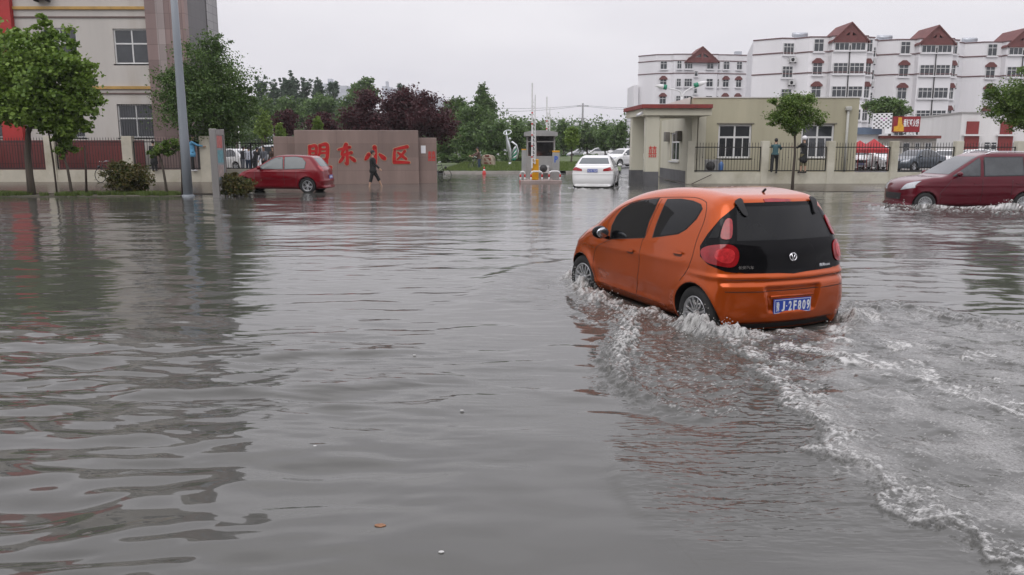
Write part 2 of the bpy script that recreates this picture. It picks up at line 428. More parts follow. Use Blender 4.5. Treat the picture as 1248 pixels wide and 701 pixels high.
def wheel_meshes(r, w=.17, spokes=7, rim_r=None):
    k = (r, w, spokes)
    if k in _wheel: return _wheel[k]
    rr = rim_r or r*.66
    M = Matrix.Rotation(math.pi/2, 4, 'Y')     # lathe axis z -> x ; outer face towards +x
    t = mb(tyre_m); h = w/2
    t.lathe([(rr-.005, -h*.8), (rr+.01, -h), (r-.03, -h), (r-.008, -h*.8), (r, -h*.5), (r, h*.5), (r-.008, h*.8), (r-.03, h), (rr+.01, h), (rr-.005, h*.8)], 36, M, cap=False)
    ri = mb(black); ri.lathe([(.001, -h*.1), (rr, -h*.1)], 24, M, cap=False)
    ri.use(alloy); ri.lathe([(rr-.025, 0), (rr-.022, h*.75), (rr-.004, h*.95), (rr+.002, h*.8), (rr, -h*.5)], 32, M, cap=False)
    ri.lathe([(.001, h*.75), (.03, h*.75), (.045, h*.6), (.045, 0)], 16, M, cap=False)
    for i in range(spokes):
        a = 2*math.pi*i/spokes; A = M @ Matrix.Rotation(a, 4, 'Z')
        for sg in (-1, 1):
            ri.add([(.03, sg*.012-.009, h*.7), (.03, sg*.012+.009, h*.7), (rr-.02, sg*.03+.013, h*.82), (rr-.02, sg*.03-.013, h*.82),
                    (.03, sg*.012-.009, h*.3), (.03, sg*.012+.009, h*.3), (rr-.02, sg*.03+.013, h*.45), (rr-.02, sg*.03-.013, h*.45)],
                   [(0, 3, 2, 1), (0, 4, 7, 3), (1, 2, 6, 5), (4, 5, 6, 7)], A)
    _wheel[k] = (t.mesh('tyre'), ri.mesh('rim')); return _wheel[k]
def add_wheels(root, ys, hw, r, spokes=7, w=.17, yaw=0.):
    tm, rm = wheel_meshes(r, w, spokes)
    for yi, y in enumerate(ys):
        for sg in (-1, 1):
            e = empty('wheel', (sg*(hw-w/2), y, r), 0 if sg > 0 else math.pi); e.parent = root
            if yi == 1 and yaw: e.rotation_euler[2] += yaw
            link('tyre', tm, e); link('rim', rm, e)
def text_mesh(txt, size, depth=.001, bold=0., align='CENTER'):
    cu = bpy.data.curves.new('t', 'FONT'); cu.body = txt; cu.size = size; cu.extrude = depth; cu.offset = bold
    cu.align_x = align; cu.align_y = 'CENTER'; cu.resolution_u = 3
    o = bpy.data.objects.new('t', cu); C.objects.link(o); dg = bpy.context.evaluated_depsgraph_get()
    me = bpy.data.meshes.new_from_object(o.evaluated_get(dg)); bpy.data.objects.remove(o); bpy.data.curves.remove(cu)
    return me
def text_add(MBt, txt, size, M, m, bold=0., depth=.001, fit=None):
    me = text_mesh(txt, size, depth, bold); MBt.use(m)
    V = [v.co.copy() for v in me.vertices]
    if fit and V:
        x0, x1 = min(v.x for v in V), max(v.x for v in V); y0, y1 = min(v.y for v in V), max(v.y for v in V)
        for v in V: v.x = (v.x-(x0+x1)/2)/(x1-x0)*fit[0]; v.y = (v.y-(y0+y1)/2)/(y1-y0)*fit[1]
    MBt.add(V, [tuple(p.vertices) for p in me.polygons], M)
# local frame -> text on rear (faces -y): text x -> x, text y -> z
REAR = Matrix(((1, 0, 0, 0), (0, 0, -1, 0), (0, 1, 0, 0), (0, 0, 0, 1)))
def plate(root, y, z, txt='', w=.44, h=.14, flip=False, tiltx=0.):
    p = mb(plate_blue); p.bev(-w/2, w/2, -.006, .006, -h/2, h/2, .003)
    p.use(plate_white)
    b = .004
    for a in ((-w/2+.006, w/2-.006, -h/2+.006, -h/2+.006+b), (-w/2+.006, w/2-.006, h/2-.006-b, h/2-.006), (-w/2+.006, -w/2+.006+b, -h/2+.01, h/2-.01), (w/2-.006-b, w/2-.006, -h/2+.01, h/2-.01)):
        p.box(a[0], a[1], -.008, -.0065, a[2], a[3])
    if txt:
        n = len(txt); xs = np.linspace(-w/2+.045, w/2-.04, n) if n != 8 else [-.175, -.112, -.072, -.03, .027, .082, .135, .186]
        for ch, x_ in zip(txt, xs):
            if ch == '·': p.tube([(x_, -.0075, 0), (x_, -.009, 0)], .007, 8); continue
            T = Matrix.Translation((x_, -.0085, 0)) @ REAR
            text_add(p, ch, .1, T, plate_white, bold=.003 if ord(ch) < 256 else .001, fit=(.018 if ch in '1' else .037, .094))
    else:
        for k in range(7): p.box(-.17+.05*k, -.14+.05*k, -.009, -.0065, -.035, .035)
    o = p.build('number_plate', root); o.location = (0, y, z)
    if flip: o.rotation_euler[2] = math.pi
    if tiltx: o.rotation_euler[0] = tiltx
    return o
# ------------------------------------------------------------------ the orange hatchback
WL = .0   # water level z
GZ = -.18 # road level under the water
def orange_car():
    rl = gnd(845, 385, .095); fl = gnd(709.5, 339.5, .095)
    d = (fl-rl); d.z = 0; th = math.atan2(-d.x, d.y)
    dirv = Vector((-math.sin(th), math.cos(th), 0)); rightv = Vector((math.cos(th), math.sin(th), 0))
    wb = d.length; ro = .50
    base = rl-dirv*ro+rightv*.785; base.z = GZ
    body_m = paint('orange_metallic_paint', (.45, .070, .003), flake=.5, rough=.24)
    root = empty('hatchback_car', base, th, label='orange hatchback car driving away through the flood with splashing wheels', cat='car')
    prof = [(.12, .14), (.03, .28), (.0, .45), (.0, .60), (.03, .70), (.055, .80), (.07, .90), (.11, 1.02), (.20, 1.20), (.29, 1.36), (.36, 1.42), (.50, 1.455), (.9, 1.485), (1.35, 1.475), (1.75, 1.425), (2.05, 1.35),
            (2.35, 1.24), (2.62, 1.10), (2.85, .99), (3.1, .91), (3.32, .80), (3.46, .66), (3.52, .50), (3.50, .34), (3.42, .22), (2.6, .17), (1.6, .16), (.6, .15)]
    wid = [(.15, .72), (.25, .755), (.35, .785), (.45, .805), (.60, .815), (.75, .815), (.88, .80), (.98, .775), (1.1, .74), (1.25, .69), (1.4, .63), (1.5, .585), (1.6, .54)]
    yr, yf, wr = ro, ro+wb, .30
    def extra(x, y, z):
        e = 0*x; ax = np.abs(x)
        for yw in (yr, yf):   # flares round the wheel openings
            r = np.hypot(y-yw, z-.28); e = e-.022*np.exp(-((r-.33)/.075)**2)*sstep(.5, .7, ax)*sstep(.9, .55, z)
        rear = sstep(.75, .35, y)
        e = e+.016*rear*sstep(.672, .66, z)*sstep(.60, .655, z)*sstep(.74, .70, ax)      # ledge over the bumper
        e = e+.035*sstep(.345, .295, ax+(.60-z)*.25)*sstep(.35, .39, z)*sstep(.615, .58, z)*sstep(.5, .3, y)  # plate recess
        e = e+.03*rear*sstep(.27, .24, z+0*x)*sstep(.62, .55, ax)
        e = e-.012*rear*np.exp(-((z-.695)/.022)**2)
        side = sstep(.6, .7, ax)*sstep(.9, 1.3, y)*sstep(2.9, 2.5, y)
        e = e+.010*side*sstep(.50, .40, z)*sstep(.2, .36, z)-.010*side*np.exp(-((z-.30)/.03)**2)
        e = e-.008*sstep(.6, .7, ax)*sstep(.4, 1., y)*np.exp(-((z-(.80-.02*y))/.05)**2)
        # greenhouse set in a little over the shoulder
        return e
    S = Shell(prof, wid, bow=(.17, .33), kr=.17, res=.0155, taper=(.05, .06), extra=extra)
    me = S.mesh(body_m, black, [(yr, .28), (yf, .28)], .325, .25)
    link('body', me, root)
    Mi = Matrix.Translation(base) @ Matrix.Rotation(th, 4, 'Z'); Mi.invert(); R3 = Mi.to_3x3()
    def px(pts, fr):   # photograph pixel -> point on the shell -> patch plane
        o = Mi @ Vector((0, 0, H)); out = []
        for p in pts:
            h, _ = S.hit(o, (R3 @ ray(*p)).normalized())
            if h is None: continue
            if fr == 'L': out.append((h.y, h.z))
            elif fr == 'B': out.append((h.x, h.z))
            else:
                a = R(fr[0]); out.append((h.x*math.cos(a)-h.y*math.sin(a), h.z))
        return out
    return root, S, px, base, th, (yr, yf)
OC, OS, OPX, OBASE, OTH, (OYR, OYF) = orange_car()

def orange_details():
    S, px, root = OS, OPX, OC
    flip = lambda P: [(-u, v) for u, v in P]
    win = {'front': [(744.5,290.5),(746.5,275),(752,264),(759,255),(769,248.5),(782,245),(803,242.5),(797,256),(790,271),(785,289)],
           'rear': [(796.2,288.8),(801,273),(807,258),(814,243.5),(830,243.2),(844,245.5),(853,249.5),(855,255),(848,267),(836,279),(826.5,284.5)]}
    for k, P in win.items():
        P = px(P, 'L'); cu = np.mean(P, 0)
        fat = [tuple(cu+(np.array(p)-cu)*1.05) for p in P]
        for sd in 'LR':
            f = S.patch(fat, sd, off=.002, m=black, name='window', parent=root)
            S.patch(P, sd, off=.0045, m=tint, name='pane', parent=f)
    # black tailgate panel, quarter panels, lamps
    gate = px([(894.5,253.4),(896,285),(896.5,310),(896.5,332),(907.7,333.4),(930,333.3),(949.6,332.8),(975,331.5),(990,330)], 'B')
    top = px([(908,249),(934.6,247.2)], 'B')
    zt = max(p[1] for p in top)
    half = [(-abs(x_), z_) for x_, z_ in gate if x_ < 0]
    half = [(min(-.0, x_), z_) for x_, z_ in half]
    xl = min(p[0] for p in half)
    left = sorted(half, key=lambda p: -p[1])
    P = [(0, zt+.004), (left[0][0]+.03, zt), *left, (0, left[-1][1]-.012)]
    # dense smooth symmetric outline
    P = P+[(-x_, z_) for x_, z_ in reversed(P[1:-1])]
    gp = S.patch(P, 'B', off=.004, m=gloss_black, name='tailgate', parent=root, step=.03)
    zg = [p[1] for p in left]; ztop, zbot = max(zg), min(zg)
    S.patch([(-xl*.0-abs(xl)*.93, ztop-.30), (-abs(xl)*.80, zt-.035), (abs(xl)*.80, zt-.035), (abs(xl)*.93, ztop-.30)], 'B', off=.0065, m=tint, name='rear_window', parent=gp, step=.03)
    A = (38,); B_ = (-38,)
    q = px([(895.5,252.5),(877.7,266.9),(862.7,284.9),(853.2,299.9),(853.2,312.4),(862.7,322.3),(883.7,331.3),(899,333.2),(899,300),(898,270)], A)
    lo = px([(855.3,305.9),(865.7,299.9),(886.7,298.4),(897.2,302.9),(900.2,311.9),(897.2,322.3),(889.7,326.2),(874.7,323.8),(859.7,317.9)], A)
    lo2 = px([(874,306),(885,303.5),(893,306),(895,313),(890,320.5),(880,320),(872,314)], A)
    up = px([(886.7,266.9),(892,269.9),(891.2,290.3),(879.2,290.9),(880,280.4),(883,271.4)], A)
    qw = px([(876,270),(880,266.5),(882.5,267.5),(878,281),(875.5,290),(864,290.5)], A)
    for fr, fn in ((A, lambda P: P), (B_, flip)):
        S.patch(fn(q), fr, off=.002, m=gloss_black, name='quarter_panel', parent=root, step=.03)
        S.patch(fn(qw), fr, off=.006, m=tint, name='quarter_window', parent=root, step=.03)
        l = S.patch(catmull(fn(lo), 4), fr, off=.016, m=lamp_red, name='tail_lamp', parent=root, step=.02, rim=.01)
        S.patch(catmull(fn(lo2), 4), fr, off=.019, m=lamp_red2, name='lamp_lens', parent=l, step=.02, rim=.005)
        S.patch(catmull(fn(up), 4), fr, off=.014, m=lamp_red, name='upper_lamp', parent=root, step=.02, rim=.01)
    S.patch(px([(930,243.2),(940,242.2),(963,243.2),(963,246),(932,246.6)], 'B'), 'B', off=.006, m=lamp_red, name='brake_light', parent=root, step=.02)
    ear = px([(894.5,247.5),(898,244.8),(903,244.8),(906,252),(910,261),(909,264.5),(904,262),(898,253)], 'B')
    for fn in (lambda P: P, flip):
        S.patch(catmull(fn(ear), 3), 'B', off=.028, m=black, name='hinge_cover', parent=root, step=.02, rim=.01)
    # seams
    t = MB(); dark = mat('panel_gap', (.01, .008, .006), rough=.8, var=0)
    fr_ = px([(861.2,247),(861,256),(858,270),(852,285),(847.8,297),(844,312),(838,328),(828,342)], 'L')
    bs = px([(807,243),(797,262),(788,285),(783.4,292),(779.5,306),(778,330),(777.4,364)], 'L')
    fs = px([(745,291),(735,296),(726,303),(723,318),(725,335),(730,345)], 'L')
    rfs = px([(861.2,247),(855,243),(843,240.5),(815,240.5),(800,241),(780,244),(762,250),(750,260),(741,272),(740,284)], 'L')
    for P in (fr_, bs, fs, rfs):
        P = catmull(P, 4, closed=False)
        for sd in 'LR': t = MB(); S.line(P, sd, r=.0035, m=dark, MBt=t, off=-.0005); t.build('panel_seam', root)
    led = px([(889,356.5),(910,356),(940,354.3),(962,352.5)], 'B'); zl = np.mean([p[1] for p in led])
    t = MB(); S.line([(-.70, zl), (-.3, zl-.004), (.3, zl-.004), (.70, zl)], 'B', r=.004, m=dark, MBt=t)
    t.build('panel_seam', root); t = MB(); S.line([(-.69, zbot-.05), (0, zbot-.062), (.69, zbot-.05)], 'B', r=.003, m=dark, MBt=t)
    t.build('panel_seam', root)
    # black patch stands for the dark of the rear bumper's lower opening
    S.patch([(-.60, .19), (-.52, .245), (.52, .245), (.60, .19), (.5, .16), (-.5, .16)], 'B', off=.004, m=black, name='bumper_opening_dark', parent=root, step=.03)
    # handles
    for sd in 'LR':
        for (a, b) in ((768, 306.5), (826, 309.5)):
            (y_, z_), = px([(a, b)], 'L')
            h = S.patch(catmull([(y_-.055, z_-.02), (y_+.055, z_-.02), (y_+.055, z_+.022), (y_-.055, z_+.022)], 3), sd, off=.002, m=mat('orange_recess_shade', (.10, .02, .002), rough=.5, var=.05), name='door_handle', parent=root, step=.02)  # flat patch in darkened orange stands for the shade in the handle recess
            S.patch(catmull([(y_-.07, z_+.002), (y_+.07, z_+.002), (y_+.07, z_+.022), (y_-.07, z_+.022)], 3), sd, off=.022, m=MATS['orange_metallic_paint'], name='grip', parent=h, step=.02, rim=.004)
    # mirrors
    (y_, z_), = px([(742, 288)], 'L')
    for sg in (-1, 1):
        mb_ = MB(); mb_.use(gloss_black); mb_.smooth = True
        hx, _n = S.hit((sg*3, y_, z_), (-sg, 0, 0)); xx = abs(hx.x)
        mb_.ball((sg*(xx+.125), y_-.02, z_+.055), .5, 14, (.20, .16, .15)); mb_.tube([(sg*(xx-.02), y_, z_-.02), (sg*(xx+.07), y_, z_+.0)], .022, 8)
        o = mb_.build('side_mirror', root)
        g_ = mb(mat('mirror_glass', (.45, .47, .5), rough=.05, metal=.9, var=.05), True); g_.ball((sg*(xx+.125), y_-.085, z_+.055), .5, 14, (.16, .045, .12)); g_.build('mirror_glass', o)
    # head lamps (seen edge on at the far corner)
    for fr, sg in (((150,), 1), ((-150,), -1)):
        a = R(fr[0]); cx_, cy_ = -sg*-.60, S.L-.34
        u = cx_*math.cos(a)-cy_*math.sin(a)
        S.patch(catmull([(u-.07, .69), (u-.08, .74), (u, .77), (u+.07, .75), (u+.06, .70)], 4), fr, off=.006, m=lamp_clear, name='head_lamp', parent=root, step=.03)
    # badge and lettering
    (bx, bz), = px([(960, 313.4)], 'B'); h, n_ = S.hit((0, -3, bz), (0, 1, 0))
    tl = math.atan2(-n_.z, -n_.y)*-1
    Mb = Matrix.Translation(h+n_*.012 if n_.y < 0 else h-n_*.012) @ Matrix.Rotation(-math.atan2(abs(n_.z), abs(n_.y)), 4, 'X') @ REAR
    b = mb(chrome, True)
    b.tube([(.040*math.cos(2*math.pi*k/24), .036*math.sin(2*math.pi*k/24), 0) for k in range(25)], .0065, 6, M=Mb)
    b.tube([(-.018, .030, 0), (-.002, -.030, 0), (.0, -.030, 0)], .006, 6, M=Mb); b.tube([(.024, .028, 0), (.002, -.030, 0)], .006, 6, M=Mb)
    b.build('badge', root)
    for txt, p, w_ in (('长安汽车', (909, 326.3), .15), ('奔奔mini', (1004, 322), .16)):
        (tx, tz), = px([p], 'B'); h, n_ = S.hit((tx, -3, tz), (0, 1, 0))
        if n_.y > 0: n_ = -n_
        yaw = math.atan2(n_.x, -n_.y)
        Mt = Matrix.Translation(h+n_*.008) @ Matrix.Rotation(yaw, 4, 'Z') @ Matrix.Rotation(-math.atan2(n_.z, abs(n_.y)), 4, 'X') @ REAR
        b = MB(); text_add(b, txt, .05, Mt, chrome, bold=.0005, fit=(w_, .032)); b.build('lettering', root)
    (pxx, pz), = px([(962.5, 372)], 'B'); h, n_ = S.hit((0, -3, pz), (0, 1, 0))
    plate(root, h.y-.012, pz, '豫J·2F809')
    l = mb(MATS['orange_metallic_paint'], True); l.tube([(-.25, h.y-.002, pz+.095), (.25, h.y-.002, pz+.095)], .012, 8); l.build('plate_lamp_bar', root)
    add_wheels(root, (OYR, OYF), .785, .285, 7, yaw=R(6))
    # cabin floor hidden, exhaust omitted: rear wiper pivot and aerial
    a = mb(black); a.tube([(-.0, .55, 1.45), (-.0, .50, 1.49)], .012, 6); a.build('aerial', root)
orange_details()
# ------------------------------------------------------------------ the other cars
def px_fn(S, Mi):
    R3 = Mi.to_3x3(); o = Mi @ Vector((0, 0, H))
    def px(pts, fr='L'):
        out = []
        for p in pts:
            h, _ = S.hit(o, (R3 @ ray(*p)).normalized())
            if h is not None: out.append((h.y, h.z) if fr in 'LR' else (h.x, h.z))
        return out
    return px
SPEC = {}
SPEC['hatch'] = dict(L=3.83, hw=.83, r=.30, ys=(.70, 3.14),
    prof=[(.12, .18), (.03, .32), (.0, .46), (.03, .62), (.07, .80), (.10, .90), (.20, 1.02), (.42, 1.27), (.56, 1.385), (.75, 1.42), (1.3, 1.45), (1.75, 1.43), (2.05, 1.365), (2.4, 1.17), (2.72, .99), (3.1, .90), (3.5, .77), (3.76, .60), (3.83, .44), (3.78, .25), (3.6, .18), (2, .17)],
    wid=[(.15, .74), (.3, .79), (.5, .825), (.7, .83), (.85, .81), (1.0, .765), (1.2, .69), (1.35, .63), (1.5, .57)],
    side=[[(1.62, .93), (2.62, .93), (2.42, 1.07), (2.12, 1.25), (1.95, 1.335), (1.66, 1.365)], [(.80, .95), (1.54, .93), (1.57, 1.365), (1.15, 1.375), (.90, 1.33), (.76, 1.17)]],
    rearw=[(-.52, 1.02), (.52, 1.02), (.47, 1.33), (-.47, 1.33)], wind=[(-.62, 1.0), (.62, 1.0), (.52, 1.36), (-.52, 1.36)],
    tail=[(.50, .82), (.72, .84), (.70, 1.02), (.60, 1.06), (.54, .98)], head=[(.30, .62), (.72, .66), (.70, .82), (.45, .76)], grille=[(-.3, .30), (.3, .30), (.34, .46), (-.34, .46)], pz=.62)
SPEC['sedan'] = dict(L=4.65, hw=.90, r=.32, ys=(.98, 3.70),
    prof=[(.12, .16), (.03, .30), (.0, .48), (.03, .70), (.05, .92), (.10, 1.02), (.30, 1.07), (.62, 1.10), (.95, 1.28), (1.30, 1.43), (1.75, 1.49), (2.3, 1.48), (2.7, 1.40), (3.1, 1.20), (3.45, 1.02), (3.9, .93), (4.35, .80), (4.6, .64), (4.65, .46), (4.6, .26), (4.4, .18), (2, .17)],
    wid=[(.15, .80), (.3, .86), (.5, .895), (.75, .90), (.92, .87), (1.05, .82), (1.25, .73), (1.42, .64), (1.55, .58)],
    side=[[(2.02, .98), (3.28, .98), (3.0, 1.16), (2.68, 1.33), (2.4, 1.40), (2.06, 1.42)], [(1.02, 1.0), (1.96, .98), (2.0, 1.42), (1.6, 1.415), (1.32, 1.34), (1.08, 1.17)]],
    rearw=[(-.66, 1.13), (.66, 1.13), (.56, 1.38), (-.56, 1.38)], wind=[(-.70, 1.06), (.70, 1.06), (.56, 1.40), (-.56, 1.40)],
    tail=[(.44, .84), (.84, .86), (.85, .98), (.70, 1.0), (.46, .93)], head=[(.40, .62), (.82, .68), (.80, .82), (.5, .76)], grille=[(-.36, .50), (.36, .50), (.40, .70), (-.40, .70)], pz=.86)
SPEC['mpv'] = dict(L=4.45, hw=.86, r=.31, bow=(.12, .20), ys=(.98, 3.88),
    prof=[(.10, .24), (.02, .40), (.0, .60), (.03, .90), (.08, 1.15), (.20, 1.50), (.34, 1.68), (.6, 1.74), (1.2, 1.765), (1.8, 1.76), (2.15, 1.71), (2.45, 1.58), (2.9, 1.32), (3.32, 1.10), (3.76, 1.05), (4.22, .95), (4.42, .76), (4.44, .52), (4.42, .34), (4.3, .22), (2, .20)],
    wid=[(.2, .78), (.35, .83), (.6, .86), (.9, .855), (1.1, .82), (1.3, .765), (1.55, .69), (1.7, .63), (1.8, .58)],
    side=[[(2.34, 1.10), (3.12, 1.10), (2.86, 1.26), (2.42, 1.53), (2.30, 1.60)], [(1.06, 1.12), (2.20, 1.10), (2.18, 1.61), (1.06, 1.62)], [(.22, 1.18), (.94, 1.13), (.94, 1.62), (.40, 1.60)]],
    rearw=[(-.60, 1.15), (.60, 1.15), (.54, 1.62), (-.54, 1.62)], wind=[(-.68, 1.14), (.68, 1.14), (.56, 1.64), (-.56, 1.64)],
    tail=[(.60, .90), (.78, .92), (.72, 1.30), (.62, 1.28)], head=[(.40, .68), (.80, .76), (.76, .95), (.5, .86)], grille=[(-.4, .42), (.4, .42), (.44, .60), (-.44, .60)], pz=.66)
SHELLS = {}
def get_shell(k, res=.04):
    if (k, res) in SHELLS: return SHELLS[(k, res)]
    sp = SPEC[k]; yr, yf = sp['ys']; wr = sp['r']
    def extra(x, y, z):
        e = 0*x; ax = np.abs(x)
        for yw in sp['ys']:
            r = np.hypot(y-yw, z-wr); e = e-.018*np.exp(-((r-wr-.04)/.07)**2)*sstep(.5, .7, ax)*sstep(.95, .55, z)
        e = e-.010*sstep(.6, .75, ax)*np.exp(-((z-.82)/.03)**2)*sstep(.5, 1.2, y)
        e = e+.02*sstep(.6, .75, ax)*sstep(.62, .5, z)*sstep(.25, .4, z)*sstep(yr+.3, yr+.6, y)*sstep(yf-.3, yf-.6, y)
        e = e-.012*np.exp(-((z-sp['pz']+.14)/.03)**2)*(sstep(.5, .2, y)+sstep(sp['L']-.5, sp['L']-.2, y))
        return e
    S = Shell(sp['prof'], sp['wid'], bow=sp.get('bow', (.12, .34)), kr=.16, res=res, taper=(.02, .05), extra=extra)
    SHELLS[(k, res)] = (S, S.mesh(black, black, [(yr, wr), (yf, wr)], wr+.045, .25)); return SHELLS[(k, res)]
def make_car(k, paint_, name, label, loc, th, z=0., res=.04, glass=None, cat='car', group=None, plate_txt='', windows=None, rails=False, spokes=6, antenna=False):
    sp = SPEC[k]; S, me0 = get_shell(k, res); me = me0.copy(); me.materials.clear(); me.materials.append(paint_); me.materials.append(black)
    g = glass or greyglass
    root = empty(name, (loc[0], loc[1], z), th, label=label, cat=cat, group=group)
    root.location = Vector((loc[0], loc[1], z))-Matrix.Rotation(th, 3, 'Z') @ Vector((0, sp['L']/2, 0))
    link('body', me, root)
    for P in sp['side']:
        cu = np.mean(P, 0); fat = [tuple(cu+(np.array(p)-cu)*np.array((1.05, 1.09))) for p in P]
        for sd in 'LR':
            f = S.patch(fat, sd, off=.003, m=black, name='window', parent=root, step=.09); S.patch(P, sd, off=.008, m=g, name='pane', parent=f, step=.09)
    S.patch(sp['rearw'], 'B', off=.006, m=g, name='rear_window', parent=root, step=.09)
    S.patch(sp['wind'], 'F', off=.006, m=g, name='windscreen', parent=root, step=.09)
    t = MB()
    for sd in 'LR':
        ys = sorted(p[0] for p in sp['side'][0]); a = ys[0]-.04; t = MB()
        S.line([(a, 1.0), (a, .35)], sd, r=.005, m=black, MBt=t, n=4); t.build('panel_seam', root); t = MB()
        S.line([(ys[-1]+.04, .98), (sp['ys'][1]-.42, .62), (sp['ys'][1]-.42, .35)], sd, r=.005, m=black, MBt=t, n=4); t.build('panel_seam', root); t = MB()
        S.line([(sp['ys'][0]+.40, .98), (sp['ys'][0]+.42, .35)], sd, r=.005, m=black, MBt=t, n=4); t.build('panel_seam', root)
    for sg in (-1, 1):
        fl = [(sg*a, b) for a, b in sp['tail']]; S.patch(fl, 'B', off=.012, m=lamp_red, name='tail_lamp', parent=root, step=.06)
        fl = [(sg*a, b) for a, b in sp['head']]; S.patch(fl, 'F', off=.012, m=lamp_clear, name='head_lamp', parent=root, step=.06)
        sd = 'L' if sg < 0 else 'R'
        y_ = max(p[0] for p in sp['side'][0])-.12; z_ = min(p[1] for p in sp['side'][0])
        h, _ = S.hit((sg*3, y_, z_-.02), (-sg, 0, 0))
        m_ = mb(paint_, True); m_.ball((h.x+sg*.12, y_, z_+.05), .5, 10, (.22, .15, .15)); m_.build('side_mirror', root)
        for w in sp['side'][:2]:
            yy = min(p[0] for p in w)+.12
            S.patch([(yy-.09, .86), (yy+.09, .86), (yy+.09, .895), (yy-.09, .895)], sd, off=.02, m=paint_, name='door_handle', parent=root, step=.05)
    S.patch(sp['grille'], 'F', off=.006, m=black, name='grille', parent=root, step=.08)
    h, _ = S.hit((0, -3, sp['pz']), (0, 1, 0)); plate(root, h.y-.014, sp['pz'], plate_txt)
    h, _ = S.hit((0, 9, .42), (0, -1, 0)); None if rails else plate(root, h.y+.014, .42, '', flip=True)
    if rails:
        for sg in (-1, 1):
            r_ = mb(chrome); P = []
            for y_ in np.linspace(.55, 2.1, 9):
                h, _ = S.hit((sg*.56, y_, 3), (0, 0, -1)); P.append(h+Vector((0, 0, .05 if .6 < y_ < 2.05 else 0)))
            r_.tube(P, .014, 6); r_.build('roof_rail', root)
    add_wheels(root, sp['ys'], sp['hw']-.015, sp['r'], spokes)
    return root, S
red_p = paint('dark_red_paint', (.165, .003, .009), flake=.1); maroon_p = paint('maroon_paint', (.095, .003, .011), flake=.1, rough=.28)
white_p = paint('white_paint', (.72, .72, .71), flake=0.); grey_p = paint('slate_grey_paint', (.07, .085, .10), flake=.4); silver_p = paint('silver_paint', (.4, .41, .42), flake=.5)
sheen = mat('sky_lit_glass', (.085, .10, .105), rough=.18, var=.1, scale=1.5, spec=.6)
# red hatchback left of the sign: wheels at px 308 and 385, tyre bottom y 235
_p0 = gnd(385.5, 236.5, -.02); _p1 = gnd(309, 235.5, -.02); _c = (_p0+_p1)/2
_d = Vector((_p1.x-_p0.x, (_p1.y-_p0.y)*.3, 0)); make_car('hatch', red_p, 'parked_hatchback', 'dark red hatchback parked in front of the stone name wall', (_c.x-.28, _c.y+.83), math.atan2(-_d.x, _d.y), z=-.03, res=.026, glass=sheen, spokes=5)
_v = gnd(1176, 253, 0); VAN_Y = _v.y
make_car('mpv', maroon_p, 'people_carrier', 'maroon people carrier with roof rails ploughing through water at the right edge', (X(1083, _v.y)+2.75, _v.y+.86), R(90+2), z=-.20, res=.028, glass=greyglass, spokes=9, rails=True)
_s = gnd(720, 229, 0)
make_car('sedan', white_p, 'saloon_car', 'white saloon car seen from behind driving in towards the barrier', (_s.x+.5, _s.y+2.3), R(-11), z=-.14, res=.03, glass=sheen, plate_txt='豫J·K7520')
for px_, Y_, th_, k_, p_, lb in ((1072, 60, R(176), 'mpv', white_p, 'white van facing out beside the red canopy behind the railings'),
                           (1040, 62, R(170), 'sedan', white_p, 'white car half hidden by the pale yellow guard building corner behind the railings'),
                           (1116, 57, R(118), 'sedan', grey_p, 'dark grey saloon parked behind the right hand railings'),
                           (1150, 62, R(150), 'hatch', white_p, 'white hatchback beyond the dark grey saloon behind the railings'),
                           (1182, 61, R(92), 'sedan', white_p, 'white saloon whose roof shows above the maroon people carrier')):
    make_car(k_, p_, 'parked_car', lb, (X(px_, Y_), Y_), th_, z=.05, group='cars parked behind the right hand railings')
for px_, Y_, th_, k_, p_, lb in ((760, 66, R(130), 'sedan', white_p, 'white saloon just left of the guardhouse columns on the far road'),
                           (728, 118, R(90), 'sedan', white_p, 'white car parked far behind the lawn, straight above the white saloon in the water'),
                           (706, 120, R(95), 'hatch', silver_p, 'silver car parked far behind the lawn beside the barrier booth'),
                           (744, 121, R(88), 'mpv', white_p, 'pale van parked far behind the lawn'),
                           (778, 119, R(90), 'hatch', red_p, 'small red car parked far off, seen between the guardhouse columns')):
    make_car(k_, p_, 'distant_car', lb, (X(px_, Y_), Y_), th_, z=.1, res=.05, group='cars beyond the lawn')
for px_, Y_, th_, k_, p_, lb in ((283, 55, R(60), 'sedan', white_p, 'white saloon behind the gate railings nearest the signboard'),
                           (322, 58, R(100), 'mpv', silver_p, 'silver van behind the gate railings next to the stone name wall')):
    make_car(k_, p_, 'parked_car', lb, (X(px_, Y_), Y_), th_, z=.1, group='cars behind the left hand gate')
# ------------------------------------------------------------------ flood water
def poly_w(P): return np.array([gnd(*p)[:2] for p in P])
def seg_dist(Xw, Yw, P):
    """distance to polyline, signed + to its right, and arc parameter 0..1"""
    best = np.full(Xw.shape, 1e9, np.float32); sg = np.zeros(Xw.shape, np.float32); ar = np.zeros(Xw.shape, np.float32)
    ln = np.hypot(*(P[1:]-P[:-1]).T); cum = np.concatenate([[0], np.cumsum(ln)])
    for i in range(len(P)-1):
        a, b = P[i], P[i+1]; e = b-a; l2 = max(e@e, 1e-9)
        t = np.clip(((Xw-a[0])*e[0]+(Yw-a[1])*e[1])/l2, 0, 1)
        dx = Xw-a[0]-e[0]*t; dy = Yw-a[1]-e[1]*t; d = dx*dx+dy*dy; m = d < best
        best = np.where(m, d, best); sg = np.where(m, np.sign(e[1]*dx-e[0]*dy), sg); ar = np.where(m, (cum[i]+ln[i]*t)/cum[-1], ar)
    return np.sqrt(best)*sg, ar
